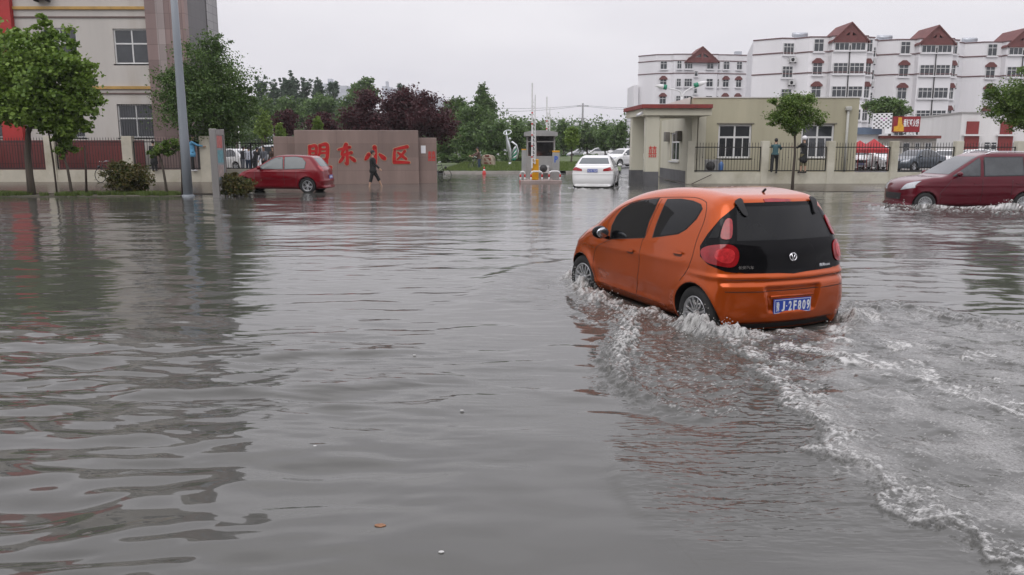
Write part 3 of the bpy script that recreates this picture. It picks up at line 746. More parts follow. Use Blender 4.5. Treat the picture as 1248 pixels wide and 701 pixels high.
def in_poly(Xw, Yw, P):
    c = np.zeros(Xw.shape, bool); j = len(P)-1
    for i in range(len(P)):
        k = ((P[i][1] > Yw) != (P[j][1] > Yw)) & (Xw < (P[j][0]-P[i][0])*(Yw-P[i][1])/(P[j][1]-P[i][1]+1e-12)+P[i][0]); c ^= k; j = i
    return c
def region(Xw, Yw, pts, soft):
    P = poly_w(pts); d, _ = seg_dist(Xw, Yw, np.vstack([P, P[:1]])); d = np.abs(d); d = np.where(in_poly(Xw, Yw, P), d, -d)
    return sstep(-soft, soft, d)
def make_water():
    ys = [1.2]
    while ys[-1] < 52:
        y = ys[-1]; dy = y*y/(796*1.72)*.5
        if 5.5 < y < 11.5: dy *= .72
        if y < 3: dy = .0055
        ys.append(y+min(dy, .5))
    ys = np.array(list(np.linspace(-12, 1.1, 24))+ys)
    ui = np.linspace(-1, 1, 760); out = np.array([1.03, 1.08, 1.15, 1.25, 1.4, 1.6, 1.9, 2.4, 3.2])
    us = np.concatenate([-out[::-1], ui, out])
    hw = np.maximum(ys, 2.2)*.70+.35
    Xg = us[None, :]*hw[:, None]; Yg = np.repeat(ys[:, None], len(us), 1)
    x, y = Xg.astype(np.float32), Yg.astype(np.float32)
    T1 = tile(512, 2.2, 11, lo=2, hi=26, aniso=(1., .55)); T2 = tile(1024, 1.9, 12, lo=10, hi=150, aniso=(1.5, .65)); T3 = tile(1024, 1.2, 13, lo=20, hi=420); T4 = tile(512, 1.6, 14, lo=3, hi=90)
    T5 = tile(1024, 1.5, 15, lo=12, hi=200, aniso=(2.2, .6))
    xw = x+.25*samp(T1, x, y, 31.); yw = y+.2*samp(T1, x+5, y, 27.)
    T7 = tile(512, .9, 17, lo=5, hi=22, aniso=(2.3, 1.)); lfg = sstep(1.0, -1.6, x+.1*y)*sstep(8.6, 5.8, y)
    h = .0065*samp(T1, xw, yw, 13.)+(.0034-.0014*sstep(6, 9, y)+.0110*lfg*(.85+.15*samp(T1, x+4, y, 23.)))*samp(T7, x+.12*samp(T1, x, y, 9.), y+.08*samp(T1, x+4, y, 7.), 6.)+(.0006+.0026*lfg)*samp(T7, x+3, y+.1*samp(T1, x, y, 9.), 2.9)
    # gentle wind ripples: everywhere far off, in patches near
    far = sstep(7.5, 12, y); patch_ = sstep(-.2, .9, samp(T4, x, y, 40.))
    lf = sstep(3.6, 5.5, y)*sstep(1.2, -1.5, x-.06*y)
    h += (.0017*far*(.45+.75*patch_)*sstep(60, 14, y)+.0016*lf)*samp(T2, x, y, 17.)
    h += .0026*lf*sstep(9, 6, y)*samp(T5, x*.8, y, 11.)
    h += .006*sstep(12, 22, y)*samp(T5, x, y, 60.)*(.5+.5*patch_)
    rip = .08*far+.30*sstep(13, 18, y)*(1-.8*sstep(-.20, -.30, x/np.maximum(y, 1)))+.05*lf+.02
    foam = np.zeros_like(x); 
    n_big = samp(T4, x, y, 1.7); n_fine = samp(T3, x, y, 2.1); n_mid = samp(T4, x+3, y+1, .9); n_xf = samp(T3, x+1, y, .8)
    T6 = tile(512, 2.3, 16, lo=3, hi=45); m_big = samp(T6, x, y, 2.3); m_mid = samp(T6, x+3, y+1, 1.1); m_fine = samp(T6, x+1, y, .5)
    turb = (.55*m_mid+.45*m_big+.12*m_fine)
    # --- wake of the orange car ---
    wake = region(x, y, [(1026, 392), (1062, 374), (1110, 376), (1170, 389), (1248, 399), (1500, 420), (1600, 800), (1350, 740), (1240, 692), (1180, 660), (1130, 630), (1080, 600), (1040, 570), (1010, 545), (985, 510), (955, 480), (930, 450), (905, 425), (872, 404), (890, 395)], .05)
    near = sstep(2.2, 4.5, y)
    h += wake*(.0075*turb*(.45+.55*near)+.006)
    ripr = region(x, y, [(757, 398), (775, 380), (870, 405), (905, 425), (930, 452), (960, 490), (1000, 540), (1080, 600), (1180, 665), (1240, 700), (1300, 760), (880, 800), (815, 655), (780, 615), (760, 590), (752, 540), (770, 500), (752, 470)], .22)*sstep(2.9, 3.7, y)
    h += ripr*(.0016*samp(T5, x+.2*y, y*1.2, 3.1)+.0008*m_fine)
    rip = rip+.42*ripr+.28*wake
    d, s_ = seg_dist(x, y, poly_w([(868, 404), (905, 425), (930, 450), (955, 480), (985, 510), (1010, 545), (1040, 570), (1080, 600), (1130, 630), (1180, 660), (1240, 692), (1330, 735), (1450, 790)]))
    dn = d+.05*n_big+.03*n_fine+.06*samp(T4, x, y, 3.1)       # ragged edge; negative side = inside the wake
    inn = -dn
    a = .020*(1-.4*s_)
    h += a*np.where(inn > 0, np.exp(-(inn/.16)**2), np.exp(-(inn/.035)**2))*(1+.25*m_fine)
    fl = np.exp(-((inn-.025)/.040)**2)*(.62+.35*n_fine)+np.exp(-((inn-.13)/.14)**2)*sstep(.1, 1.6, n_fine+.6*n_mid)*.7
    foam = np.maximum(foam, fl*(.9-.25*s_)*sstep(-.02, .06, s_)); foam = np.maximum(foam, wake*(.10+.08*m_big)); foam = np.maximum(foam, wake*.45*sstep(1.3, 2.1, .75*n_xf+.55*n_fine+.35*n_mid))
    u_ = x*.53-y*.85+.06*m_mid; v_ = x*.85+y*.53+.05*m_big
    f1 = 1-np.abs(samp(T4, u_*.42, v_, 2.3)); f2 = 1-np.abs(samp(T4, u_*.5+3, v_+1, 1.2))
    lace = np.clip(sstep(.62, .98, f1)*.85+sstep(.70, .98, f2)*.55, 0, 1.25)*sstep(-1.3, .5, m_big)
    for P, w, am in (([(905, 402), (940, 412), (975, 425), (1020, 440), (1070, 437), (1120, 455), (1180, 478), (1248, 502), (1360, 540)], .26, 1.6), ([(1040, 415), (1090, 420), (1150, 426), (1248, 447), (1360, 470)], .22, 1.4), ([(1040, 440), (1100, 480), (1180, 500), (1300, 560)], .35, .5), ([(1000, 470), (1040, 530), (1110, 590), (1220, 650)], .40, .4)):
        d, s_ = seg_dist(x, y, poly_w(P)); dd = d+.12*n_big
        foam = np.maximum(foam, am*np.exp(-(dd/w)**2)*lace); h += .012*am*np.exp(-(dd/(w*.6))**2)
    foam = np.maximum(foam, wake*.42*lace)
    d, _ = seg_dist(x, y, poly_w([(1027, 390), (1045, 375), (1075, 372), (1110, 376), (1170, 389), (1248, 399), (1400, 415)])); dn = d+.08*n_big
    h += .036*np.exp(-(dn/.16)**2)*(1+.3*m_mid)*np.exp(-((x-3.9)/3.2)**2); foam = np.maximum(foam, .42*np.exp(-(dn/.11)**2)*sstep(-.4, 1.2, n_fine+.4*n_mid))
    # turbulent sheet thrown outwards by the wheels
    sheet = region(x, y, [(770, 386), (749, 391), (772, 404), (757, 420), (751, 454), (757, 474), (781, 484), (812, 500), (858, 512), (905, 505), (915, 470), (890, 425), (868, 405), (830, 392), (800, 384)], .05)
    h += sheet*(.008*turb+.0015*m_fine+.014)
    d, s_ = seg_dist(x, y, poly_w([(800, 381), (772, 384), (760, 393), (766, 405), (756, 420), (751, 440), (751, 456), (758, 474), (781, 484), (812, 499), (858, 511)])); dn = d+.03*n_mid+.02*n_fine
    env = sstep(1.0, .75, s_); h += .050*np.exp(-(dn/.10)**2)*env*(.8+.25*m_mid+.1*m_fine)
    foam = np.maximum(foam, env*np.exp(-(dn/.10)**2)*(.45+.45*n_fine)*sstep(.9, .35, s_)); rip = rip+.7*sheet
    foam = np.maximum(foam, sheet*sstep(1.1, 1.9, n_fine+.5*n_xf)*.4)
    # second diverging wave
    d, s_ = seg_dist(x, y, poly_w([(752, 536), (751, 560), (758, 590), (777, 617), (812, 652)])); 
    env = np.sin(np.pi*np.clip(s_, .02, .98)); h += .024*np.where(d < 0, np.exp(-(d/.30)**2), np.exp(-(d/.06)**2))*env
    d, s_ = seg_dist(x, y, poly_w([(752, 500), (800, 507), (850, 520), (910, 527)])); h -= .022*np.exp(-(d/.10)**2)*np.sin(np.pi*np.clip(s_, .02, .98))
    # along the sill and the bow of the front wheel
    fs = region(x, y, [(692, 324), (706, 335), (722, 360), (760, 374), (800, 381), (835, 392), (800, 400), (768, 386), (749, 392), (757, 400), (735, 400), (700, 392), (690, 360), (690, 340)], .12)
    h += fs*(.009*turb+.002*m_fine); rip = rip+.6*fs; foam = np.maximum(foam, fs*sstep(1.0, 2.2, n_fine+.6*n_mid)*.6)
    d, s_ = seg_dist(x, y, poly_w([(700, 338), (712, 352), (728, 366), (762, 378), (800, 386), (838, 398)])); dn = d+.05*n_mid
    h += .055*np.exp(-(dn/.09)**2)*(.7+.35*m_mid+.1*m_fine)*sstep(.9, .5, s_); foam = np.maximum(foam, .75*np.exp(-(dn/.12)**2)*sstep(-.6, .8, n_fine+.6*n_mid))
    bow = region(x, y, [(696, 322), (650, 328), (612, 340), (585, 362), (640, 374), (700, 390), (705, 345)], .25)
    h += bow*(.004*samp(T2, x, y*1.5, 9.)+.010); rip = rip+.45*bow
    d, s_ = seg_dist(x, y, poly_w([(696, 320), (650, 326), (610, 338), (582, 362), (560, 400)])); h += .034*np.exp(-(d/.22)**2)*sstep(1., .3, s_)
    # heaps of thrown water
    def heap(px_, py_, r, amp, fo=.6, zz=0):
        nonlocal h, foam
        c = gnd(px_, py_); g = np.exp(-((x-c.x)**2+(y-c.y)**2)/(r*r)); k = np.clip(.75+.28*m_mid+.14*m_fine+.05*samp(T6, x+7, y, .22), 0, 1.5)
        k = np.where(y > 15, .8+.22*samp(T6, x, y, 7.), k); h += amp*.78*g*k; foam = np.maximum(foam, np.clip(g*1.4, 0, 1)*(fo+.3*n_fine))
    for a_ in ((846, 405, .13, .17), (858, 409, .10, .12), (834, 400, .10, .10), (880, 410, .14, .11), (900, 411, .12, .09), (925, 413, .12, .05), (707, 352, .13, .14), (716, 360, .13, .11), (729, 368, .14, .07), (698, 340, .14, .09), (1033, 392, .14, .12), (1022, 404, .12, .07), (1050, 388, .2, .06)): heap(*a_)
    # wake of the maroon people carrier
    for a_ in ((1106, 252, .30, .20), (1120, 254, .34, .17), (1135, 254, .32, .09), (1092, 251, .3, .10), (1150, 255, .35, .10), (1170, 255, .35, .08), (1190, 256, .35, .08), (1212, 256, .35, .12), (1229, 256, .32, .17), (1242, 257, .36, .14), (1262, 258, .4, .12)): heap(*a_, fo=.5)
    d, _ = seg_dist(x, y, poly_w([(1080, 253), (1110, 257), (1170, 258), (1260, 262), (1330, 264)])); dn = d+.2*n_big
    h += .05*np.exp(-(dn/.35)**2)*(1+m_mid*.3); foam = np.maximum(foam, .6*np.exp(-(dn/.35)**2)*sstep(-.5, 1.2, n_mid+n_fine*.5)); 
    vw = region(x, y, [(1075, 250), (1060, 262), (1120, 285), (1300, 310), (1400, 262)], .8); h += .012*vw*samp(T2, x, y, 15.); rip = rip+.3*vw
    # wake of the white saloon and small waves by the barrier
    d, _ = seg_dist(x, y, poly_w([(695, 229), (720, 230.5), (757, 228)])); foam = np.maximum(foam, .25*np.exp(-(d/.4)**2)*sstep(0, 1.5, n_mid)); h += .03*np.exp(-(d/.4)**2)*m_mid
    # stop wave under the car so that it does not come through the floor
    cd, sn = math.cos(OTH), math.sin(OTH); lx = (x-OBASE.x)*cd+(y-OBASE.y)*sn; ly = -(x-OBASE.x)*sn+(y-OBASE.y)*cd
    ins = sstep(.80, .62, np.abs(lx))*sstep(-.02, .12, ly)*sstep(3.5, 3.3, ly); h = h*(1-ins)-.02*ins; foam = foam*(1-ins)
    edge = sstep(1.05, .99, np.abs(us))[None, :]*np.ones_like(h); h = np.where(np.isfinite(h), h, 0)*np.where(Yg < 1.15, 0, 1)*(.15+.85*edge)
    n, m = x.shape; V = np.stack([Xg, Yg, h], -1).reshape(-1, 3); idx = np.arange(n*m).reshape(n, m)
    Q = np.stack([idx[:-1, :-1], idx[:-1, 1:], idx[1:, 1:], idx[1:, :-1]], -1).reshape(-1, 4)
    wm = bpy.data.materials.new('flood_water'); wm.use_nodes = True; nt = wm.node_tree; N = nt.nodes; L = nt.links; b = N['Principled BSDF']
    tc = N.new('ShaderNodeTexCoord'); fa = N.new('ShaderNodeAttribute'); fa.attribute_name = 'foam'; ra = N.new('ShaderNodeAttribute'); ra.attribute_name = 'rip'
    n1 = N.new('ShaderNodeTexNoise'); n1.inputs['Scale'].default_value = .5; n1.inputs['Detail'].default_value = 5; L.new(tc.outputs['Object'], n1.inputs[0])
    c1 = N.new('ShaderNodeMix'); c1.data_type = 'RGBA'; c1.inputs['A'].default_value = (.066, .066, .059, 1); c1.inputs['B'].default_value = (.085, .084, .076, 1); L.new(n1.outputs['Fac'], c1.inputs['Factor'])
    n2 = N.new('ShaderNodeTexNoise'); n2.inputs['Scale'].default_value = 55; n2.inputs['Detail'].default_value = 6; n2.inputs['Roughness'].default_value = .75; L.new(tc.outputs['Object'], n2.inputs[0])
    ad = N.new('ShaderNodeMath'); ad.operation = 'MULTIPLY_ADD'; ad.inputs[1].default_value = 1.3; ad.inputs[2].default_value = -.65; L.new(n2.outputs['Fac'], ad.inputs[0])
    a2 = N.new('ShaderNodeMath'); a2.operation = 'ADD'; L.new(fa.outputs['Fac'], a2.inputs[0]); gt = N.new('ShaderNodeMath'); gt.operation = 'MULTIPLY'; gt.inputs[1].default_value = 4; gt.use_clamp = True; L.new(fa.outputs['Fac'], gt.inputs[0]); g2 = N.new('ShaderNodeMath'); g2.operation = 'MULTIPLY'; L.new(ad.outputs[0], g2.inputs[0]); L.new(gt.outputs[0], g2.inputs[1]); L.new(g2.outputs[0], a2.inputs[1])
    r1 = N.new('ShaderNodeMapRange'); r1.inputs['From Min'].default_value = .08; r1.inputs['From Max'].default_value = .95; r1.inputs['To Max'].default_value = .88; L.new(a2.outputs[0], r1.inputs['Value'])
    c2 = N.new('ShaderNodeMix'); c2.data_type = 'RGBA'; c2.inputs['B'].default_value = (.68, .675, .655, 1); L.new(r1.outputs[0], c2.inputs['Factor']); L.new(c1.outputs['Result'], c2.inputs['A'])
    L.new(c2.outputs['Result'], b.inputs['Base Color']); b.inputs['IOR'].default_value = 1.45
    rr = N.new('ShaderNodeMapRange'); rr.inputs['To Min'].default_value = .03; rr.inputs['To Max'].default_value = .55; L.new(r1.outputs[0], rr.inputs['Value']); L.new(rr.outputs[0], b.inputs['Roughness'])
    mp = N.new('ShaderNodeMapping'); mp.inputs['Scale'].default_value = (.55, 1, 1); L.new(tc.outputs['Object'], mp.inputs[0])
    n3 = N.new('ShaderNodeTexNoise'); n3.inputs['Scale'].default_value = 9; n3.inputs['Detail'].default_value = 4; n3.inputs['Roughness'].default_value = .55; L.new(mp.outputs[0], n3.inputs[0])
    bp = N.new('ShaderNodeBump'); bp.inputs['Distance'].default_value = .02; L.new(n3.outputs['Fac'], bp.inputs['Height']); L.new(ra.outputs['Fac'], bp.inputs['Strength'])
    bp2 = N.new('ShaderNodeBump'); bp2.inputs['Distance'].default_value = .012; L.new(a2.outputs[0], bp2.inputs['Height']); L.new(r1.outputs[0], bp2.inputs['Strength']); L.new(bp.outputs[0], bp2.inputs['Normal'])
    L.new(bp2.outputs[0], b.inputs['Normal'])
    me = np_mesh('water', V, Q, wm)
    for nm, arr in (('foam', foam), ('rip', rip)):
        at_ = me.attributes.new(nm, 'FLOAT', 'POINT'); at_.data.foreach_set('value', np.clip(arr, 0, 1).astype(np.float32).ravel())
    link('water', me, kind='structure')
    # thrown droplets
    r = np.random.default_rng(5); Vd = []; Fd = []
    ico = bmesh.new(); bmesh.ops.create_icosphere(ico, subdivisions=1, radius=1); iv = np.array([v.co[:] for v in ico.verts]); jf = np.array([[v.index for v in f.verts] for f in ico.faces]); ico.free()
    spots = [(846, 405, .17, .30, 260), (880, 410, .2, .16, 160), (707, 350, .2, .26, 220), (725, 365, .2, .15, 120), (765, 392, .15, .16, 140), (754, 425, .12, .12, 90), (1035, 392, .2, .16, 120), (925, 413, .2, .08, 60), (1110, 252, .45, .34, 200), (1230, 256, .40, .30, 150)]
    for px_, py_, rr_, hh, cnt in spots:
        c = gnd(px_, py_); far_ = max(1, c.y/9)
        for _ in range(cnt):
            a = r.uniform(0, 6.28); q = rr_*abs(r.normal(0, .8)); z = .02+hh*r.random()**1.6*math.exp(-(q/rr_)**2*.6); s = r.uniform(.0025, .007)*far_
            Vd.append(iv*s*r.uniform(.7, 1.3, 3)+(c.x+q*math.cos(a), c.y+q*math.sin(a), z)); Fd.append(jf+len(iv)*(len(Vd)-1))
    dm = mat('spray', (.5, .5, .48), rough=.1, var=.1, spec=.8)
    link('spray', np_mesh('spray', np.concatenate(Vd), np.concatenate(Fd), dm), label='droplets thrown up by the car wheels', cat='spray', kind='stuff')
make_water()
# ------------------------------------------------------------------ ground, kerbs, pavements
asph = mat('wet_asphalt', (.05, .05, .05), rough=.35, var=.25, scale=.6, bump=.3)
pavem = tiles('wet_paving', (.075, .058, .046), (.45, .43, .4), .4, .4, rough=.22, dirt=(.06, .05, .04))
kerbm = mat('kerb_stone', (.34, .32, .29), rough=.7, var=.2, scale=2, bump=.3)
lawnm = mat('lawn_soil', (.075, .105, .035), rough=.9, var=.4, scale=.7)
YL, YR_ = 39.2, 37.9        # the two boundary walls
def make_ground():
    prof = [(-60, -.3), (28.2, -.3), (51.0, -.3), (51.6, -.02), (52.4, .03), (90, .05), (300, .05), (3000, .05)]
    V = [(x_, y_, z_) for y_, z_ in prof for x_ in (-2500, -60, 0, 60, 2500)]
    Q = [(i*5+j, i*5+j+1, i*5+j+6, i*5+j+5) for i in range(len(prof)-1) for j in range(4)]
    b = mb(asph); b.add(V, Q); b.build('ground', kind='structure')
    b = mb(pavem); b.box(-48, X(270, 29), 29.4, 45, -.28, .035); b.build('left_pavement', kind='structure')
    b = mb(pavem); b.box(X(838, 37.), 60, 31.2, 60, -.28, .012); b.build('right_pavement', kind='structure')
    b = mb(mat('verge_mud', (.10, .09, .065), rough=.8, var=.3, scale=2, bump=.4)); b.box(-48, X(225, 28.8), 28.2, 29.4, -.28, .012); b.build('verge_kerb', kind='structure')
    b = mb(kerbm); b.box(X(540, 52), X(668, 52), 51.9, 52.4, -.2, .16); b.box(X(690, 52), X(742, 52), 51.9, 52.4, -.2, .16); b.build('lawn_kerb', kind='structure')
    b = mb(mat('yard_concrete', (.33, .32, .30), rough=.6, var=.15, scale=.4)); b.box(-60, X(345, 45), 45.2, 90, -.2, .07); b.box(X(845, 60), 80, 60.2, 100, -.2, .07); b.build('yard_paving', kind='structure')
    # lawn rises gently towards the trees
    n = 24; V = []; xs = np.linspace(X(536, 52.5), X(742, 60), n); ys = np.linspace(52.4, 98, n); r = np.random.default_rng(3)
    for y_ in ys:
        for x_ in np.linspace(X(533, y_), X(757, y_), n): V.append((x_, y_, .17+.004*(y_-52)+.03*r.random()+.25*sstep(85, 98, y_)))
    Q = [(i*n+j, i*n+j+1, (i+1)*n+j+1, (i+1)*n+j) for i in range(n-1) for j in range(n-1)]
    link('lawn', np_mesh('lawn', V, Q, lawnm), kind='structure')
make_ground()
def grass(name, x0, x1, y0, y1, z, n, hgt, label, seed=1, zf=None, mask=True):
    r = np.random.default_rng(seed); x = r.uniform(x0, x1, n); y = r.uniform(y0, y1, n)
    if mask:
        k = samp(GT, x, y, 9.) > .0; x, y = x[k], y[k]; n = len(x)
    zz = z if zf is None else zf(x, y)
    h = hgt*r.uniform(.4, 1.2, n); a = r.uniform(0, 6.28, n); w = hgt*.10; tx, ty = r.normal(0, .35, n)*h, r.normal(0, .35, n)*h
    V = np.stack([np.stack([x-w*np.cos(a), y-w*np.sin(a), zz+0*x], -1), np.stack([x+w*np.cos(a), y+w*np.sin(a), zz+0*x], -1), np.stack([x+tx, y+ty, zz+h], -1)], 1).reshape(-1, 3)
    F = np.arange(3*n).reshape(n, 3); me = np_mesh(name, V, F, leafmat('grass_blades', (.06, .10, .02), (.15, .20, .05)), False)
    at_ = me.attributes.new('tint', 'FLOAT', 'POINT'); at_.data.foreach_set('value', np.repeat(r.random(n), 3).astype(np.float32))
    link(name, me, label=label, cat='grass', kind='stuff')
GT = tile(256, 1.4, 21, lo=2)
grass('verge_grass', X(-30, 29), X(222, 29), 28.2, 29.5, .0, 20000, .15, 'short grass growing along the flooded verge under the left trees')
grass('lawn_grass', X(548, 58), X(738, 58), 52.5, 75, .15, 30000, .20, 'grass of the lawn beyond the flooded entrance road', 2, zf=lambda x, y: .17+.004*(y-52), mask=False)
# ------------------------------------------------------------------ foliage
LEAF = {'plane': leafmat('plane_leaf', (.07, .135, .018), (.23, .34, .06)), 'dark': leafmat('dark_leaf', (.05, .10, .028), (.13, .205, .055)),
        'locust': leafmat('locust_leaf', (.06, .12, .022), (.18, .26, .055)), 'plum': leafmat('plum_leaf', (.034, .011, .014), (.10, .03, .034)),
        'poplar': leafmat('poplar_leaf', (.06, .10, .065), (.12, .17, .11)), 'mid': leafmat('mid_leaf', (.055, .11, .03), (.14, .22, .065)),
        'lime': leafmat('lime_leaf', (.11, .18, .03), (.24, .34, .07)), 'shrub': leafmat('shrub_leaf', (.04, .07, .016), (.16, .12, .04))}
bark = mat('bark', (.075, .062, .048), rough=.9, var=.35, scale=9, bump=.6, streak=True); bark2 = mat('pale_bark', (.20, .185, .15), rough=.85, var=.3, scale=7, bump=.4, streak=True)
def crown_mesh(blobs, n, leaf, kind, seed, clump=.16, dense=.55, nclump=None):
    """blobs: (cx,cy,cz,rx,ry,rz) in metres round the tree base; leaves gather in clumps through the volume"""
    r = np.random.default_rng(seed); vol = np.array([b[3]*b[4]*b[5] for b in blobs])**.75; vol = vol/vol.sum()
    nc = nclump or max(30, n//42); bi = r.choice(len(blobs), nc, p=vol); B = np.array(blobs)[bi]
    d = r.normal(size=(nc, 3)); d /= np.linalg.norm(d, axis=1)[:, None]; rad = r.random(nc)**(1/2.4)*(1+.16*r.normal(size=nc)); rad = np.clip(rad, .12, 1.22)
    cc = B[:, :3]+d*rad[:, None]*B[:, 3:]; cs = clump*np.cbrt(B[:, 3]*B[:, 4]*B[:, 5])*r.uniform(.55, 1.5, nc); ct = r.random(nc)*.6
    ci = r.integers(0, nc, n); q = r.normal(size=(n, 3))*np.array((1, 1, .62)); P = cc[ci]+q*cs[ci][:, None]
    nn = r.normal(size=(n, 3))+np.array((0, 0, .9)); nn /= np.linalg.norm(nn, axis=1)[:, None]
    t = r.normal(size=(n, 3)); t -= (t*nn).sum(1)[:, None]*nn; t /= np.linalg.norm(t, axis=1)[:, None]; b = np.cross(nn, t)
    L_ = leaf*r.uniform(.6, 1.35, n)[:, None]; Wd = L_*.42
    V = np.stack([P-t*L_*.5, P+b*Wd-t*L_*.05, P+t*L_*.5-nn*L_*.12, P-b*Wd-t*L_*.05], 1).reshape(-1, 3)
    me = np_mesh('crown', V, np.arange(4*n).reshape(n, 4), LEAF[kind], False)
    tn = np.clip(ct[ci]+r.normal(.2, .2, n), 0, 1); at_ = me.attributes.new('tint', 'FLOAT', 'POINT'); at_.data.foreach_set('value', np.repeat(tn, 4).astype(np.float32))
    return me, cc
def trunk_mesh(h0, r0, blobs, cc, seed, lean=(0, 0), nl=14, m=None, forks=1):
    r = random.Random(seed); b = mb(m or bark); cz = sum(q[2] for q in blobs)/len(blobs); cx = sum(q[0] for q in blobs)/len(blobs); cy = sum(q[1] for q in blobs)/len(blobs)
    top = Vector((cx*.12+lean[0], cy*.12+lean[1], h0)); pts = [Vector((0, 0, -.25)), Vector((lean[0]*.2, lean[1]*.2, h0*.3)), Vector((lean[0]*.6+.03, lean[1]*.6, h0*.65)), top, Vector((cx, cy, cz))]
    b.tube(pts, [r0*1.25, r0, r0*.88, r0*.72, r0*.3], 10)
    for k in range(nl):
        c = Vector(cc[r.randrange(len(cc))]); s = top.lerp(Vector((cx, cy, cz)), r.random()*.7); mid = s.lerp(c, .5)+Vector((0, 0, -.05*(c-s).length))
        b.tube([s, mid, c], [r0*.34, r0*.18, r0*.06], 5)
    return b.mesh('trunk')
def tree(name, loc, blobs, n, leaf, kind, label, seed, cat='tree', group=None, h0=None, r0=.1, lean=(0, 0), m=None, nl=14, **k):
    e = empty(name, loc, label=label, cat=cat, group=group); me, cc = crown_mesh(blobs, n, leaf, kind, seed, **k)
    link('crown', me, e); z0 = min(q[2]-q[5] for q in blobs)
    link('trunk', trunk_mesh(h0 if h0 else max(.2, z0+.2), r0, blobs, cc, seed, lean, nl, m), e); return e
def pblob(bx, Y, px, py, rpx, rpy, zg=0., dy=0.):
    s = Y/F; return (X(px, Y, py)-bx, dy, Z(py, Y)-zg, rpx*s, rpx*s*.9, rpy*s)
# trees of the left verge (they stand at about 28 m)
Yt = 28.9; bx = X(39, Yt, 238)
tree('street_tree', (bx, Yt, .03), [pblob(bx, Yt, 45, 76, 38, 36), pblob(bx, Yt, 22, 100, 40, 40), pblob(bx, Yt, 75, 105, 38, 42, dy=-.3), pblob(bx, Yt, 40, 130, 44, 28), pblob(bx, Yt, 92, 132, 26, 26), pblob(bx, Yt, 62, 45, 22, 18), pblob(bx, Yt, 80, 155, 26, 14), pblob(bx, Yt, 98, 95, 20, 22), pblob(bx, Yt, 57, 30, 10, 12), pblob(bx, Yt, 22, 48, 16, 14), pblob(bx, Yt, 110, 118, 12, 14), pblob(bx, Yt, 88, 62, 12, 10)],
     26000, .14, 'plane', 'large broad-leaved street tree with grey trunk in front of the left building', 31, h0=2.2, r0=.125, lean=(-.05, 0), m=bark, clump=.15)
bx = X(-34, Yt+.4, 238)
tree('street_tree', (bx, Yt+.4, .03), [pblob(bx, Yt+.4, -25, 70, 44, 40), pblob(bx, Yt+.4, -35, 115, 46, 40), pblob(bx, Yt+.4, -8, 110, 26, 40)], 9000, .155, 'plane', 'broad-leaved street tree cut by the left edge of the picture', 32, h0=2.2, r0=.12, m=bark2)
bx = X(88, Yt, 238)
tree('sapling', (bx, Yt, .03), [pblob(bx, Yt, 78, 178, 14, 12), pblob(bx, Yt, 84, 168, 10, 10), pblob(bx, Yt, 76, 190, 8, 7)], 1500, .12, 'plane', 'thin leaning sapling below the large street tree', 33, h0=1.45, r0=.05, lean=(-.18, 0), nl=6)
bx = X(204, Yt, 238)
tree('sapling', (bx, Yt, .03), [pblob(bx, Yt, 196, 180, 15, 8), pblob(bx, Yt, 212, 177, 11, 7), pblob(bx, Yt, 188, 186, 8, 6), pblob(bx, Yt, 203, 186, 12, 5)], 1700, .10, 'locust', 'small flat-topped sapling beside the grey lamp pole', 34, h0=1.5, r0=.045, lean=(-.2, 0), nl=8)
stake = mat('stake_wood', (.045, .032, .024), rough=.9, var=.3, scale=8)
for (p0, p1, r_, lb) in (((70, 240), (59, 160), .035, 'tall thin leaning stake between the large street tree and the sapling'), ((105, 238), (103, 178), .045, 'short dark upright stake beyond the leaning sapling'), ((222, 238), (220, 186), .04, 'dark stake standing against the foot of the lamp pole')):
    a = at(*p0, Yt-.1); c = at(*p1, Yt-.1); b = mb(stake); b.tube([(0, 0, -.2), ((c.x-a.x)*.5+.02, 0, (c.z-a.z)*.5), (c.x-a.x, 0, c.z-a.z)], [r_, r_*.9, r_*.7], 8); b.build('tree_stake', loc=(a.x, Yt-.1, .02), label=lb, cat='stake', group='stakes propping the verge trees')
for (px_, yb, r_, top, sd, n, lb) in ((154, 237, 29, 196, 35, 5200, 'large rounded shrub with reddish tips on the flooded verge'), (288, 240, 20, 212, 36, 2800, 'small low rounded shrub at the foot of the metal signboard')):
    Y_ = gnd(px_, yb).y+.3; s = Y_/F; bx = X(px_, Y_, 220); hh = Z(top, Y_)
    tree('shrub', (bx, Y_, .0), [(0, 0, hh*.42, r_*s*.9, r_*s*.8, hh*.46), (-.2*r_*s, 0, hh*.68, r_*s*.6, r_*s*.6, hh*.34), (.35*r_*s, 0, hh*.42, r_*s*.65, r_*s*.6, hh*.44)], int(n*1.8), .08, 'shrub', lb, sd, cat='shrub', group='shrubs on the left verge', h0=.25, r0=.04, nl=10, clump=.14)
Y_ = 39.9; bx = X(274, Y_, 225)
tree('locust_tree', (bx, Y_, .03), [pblob(bx, Y_, 248, 80, 34, 30), pblob(bx, Y_, 225, 108, 34, 26), pblob(bx, Y_, 268, 108, 40, 34), pblob(bx, Y_, 245, 135, 46, 28), pblob(bx, Y_, 280, 140, 32, 26), pblob(bx, Y_, 204, 95, 16, 10), pblob(bx, Y_, 262, 55, 18, 12), pblob(bx, Y_, 255, 165, 30, 14), pblob(bx, Y_, 285, 165, 20, 14), pblob(bx, Y_, 300, 120, 14, 20)],
     42000, .10, 'dark', 'spreading dark green tree at the right corner of the left building', 37, h0=2.6, r0=.13, clump=.17, nl=26, nclump=900)
Y_ = 31.6; bx = X(966, Y_, 225)
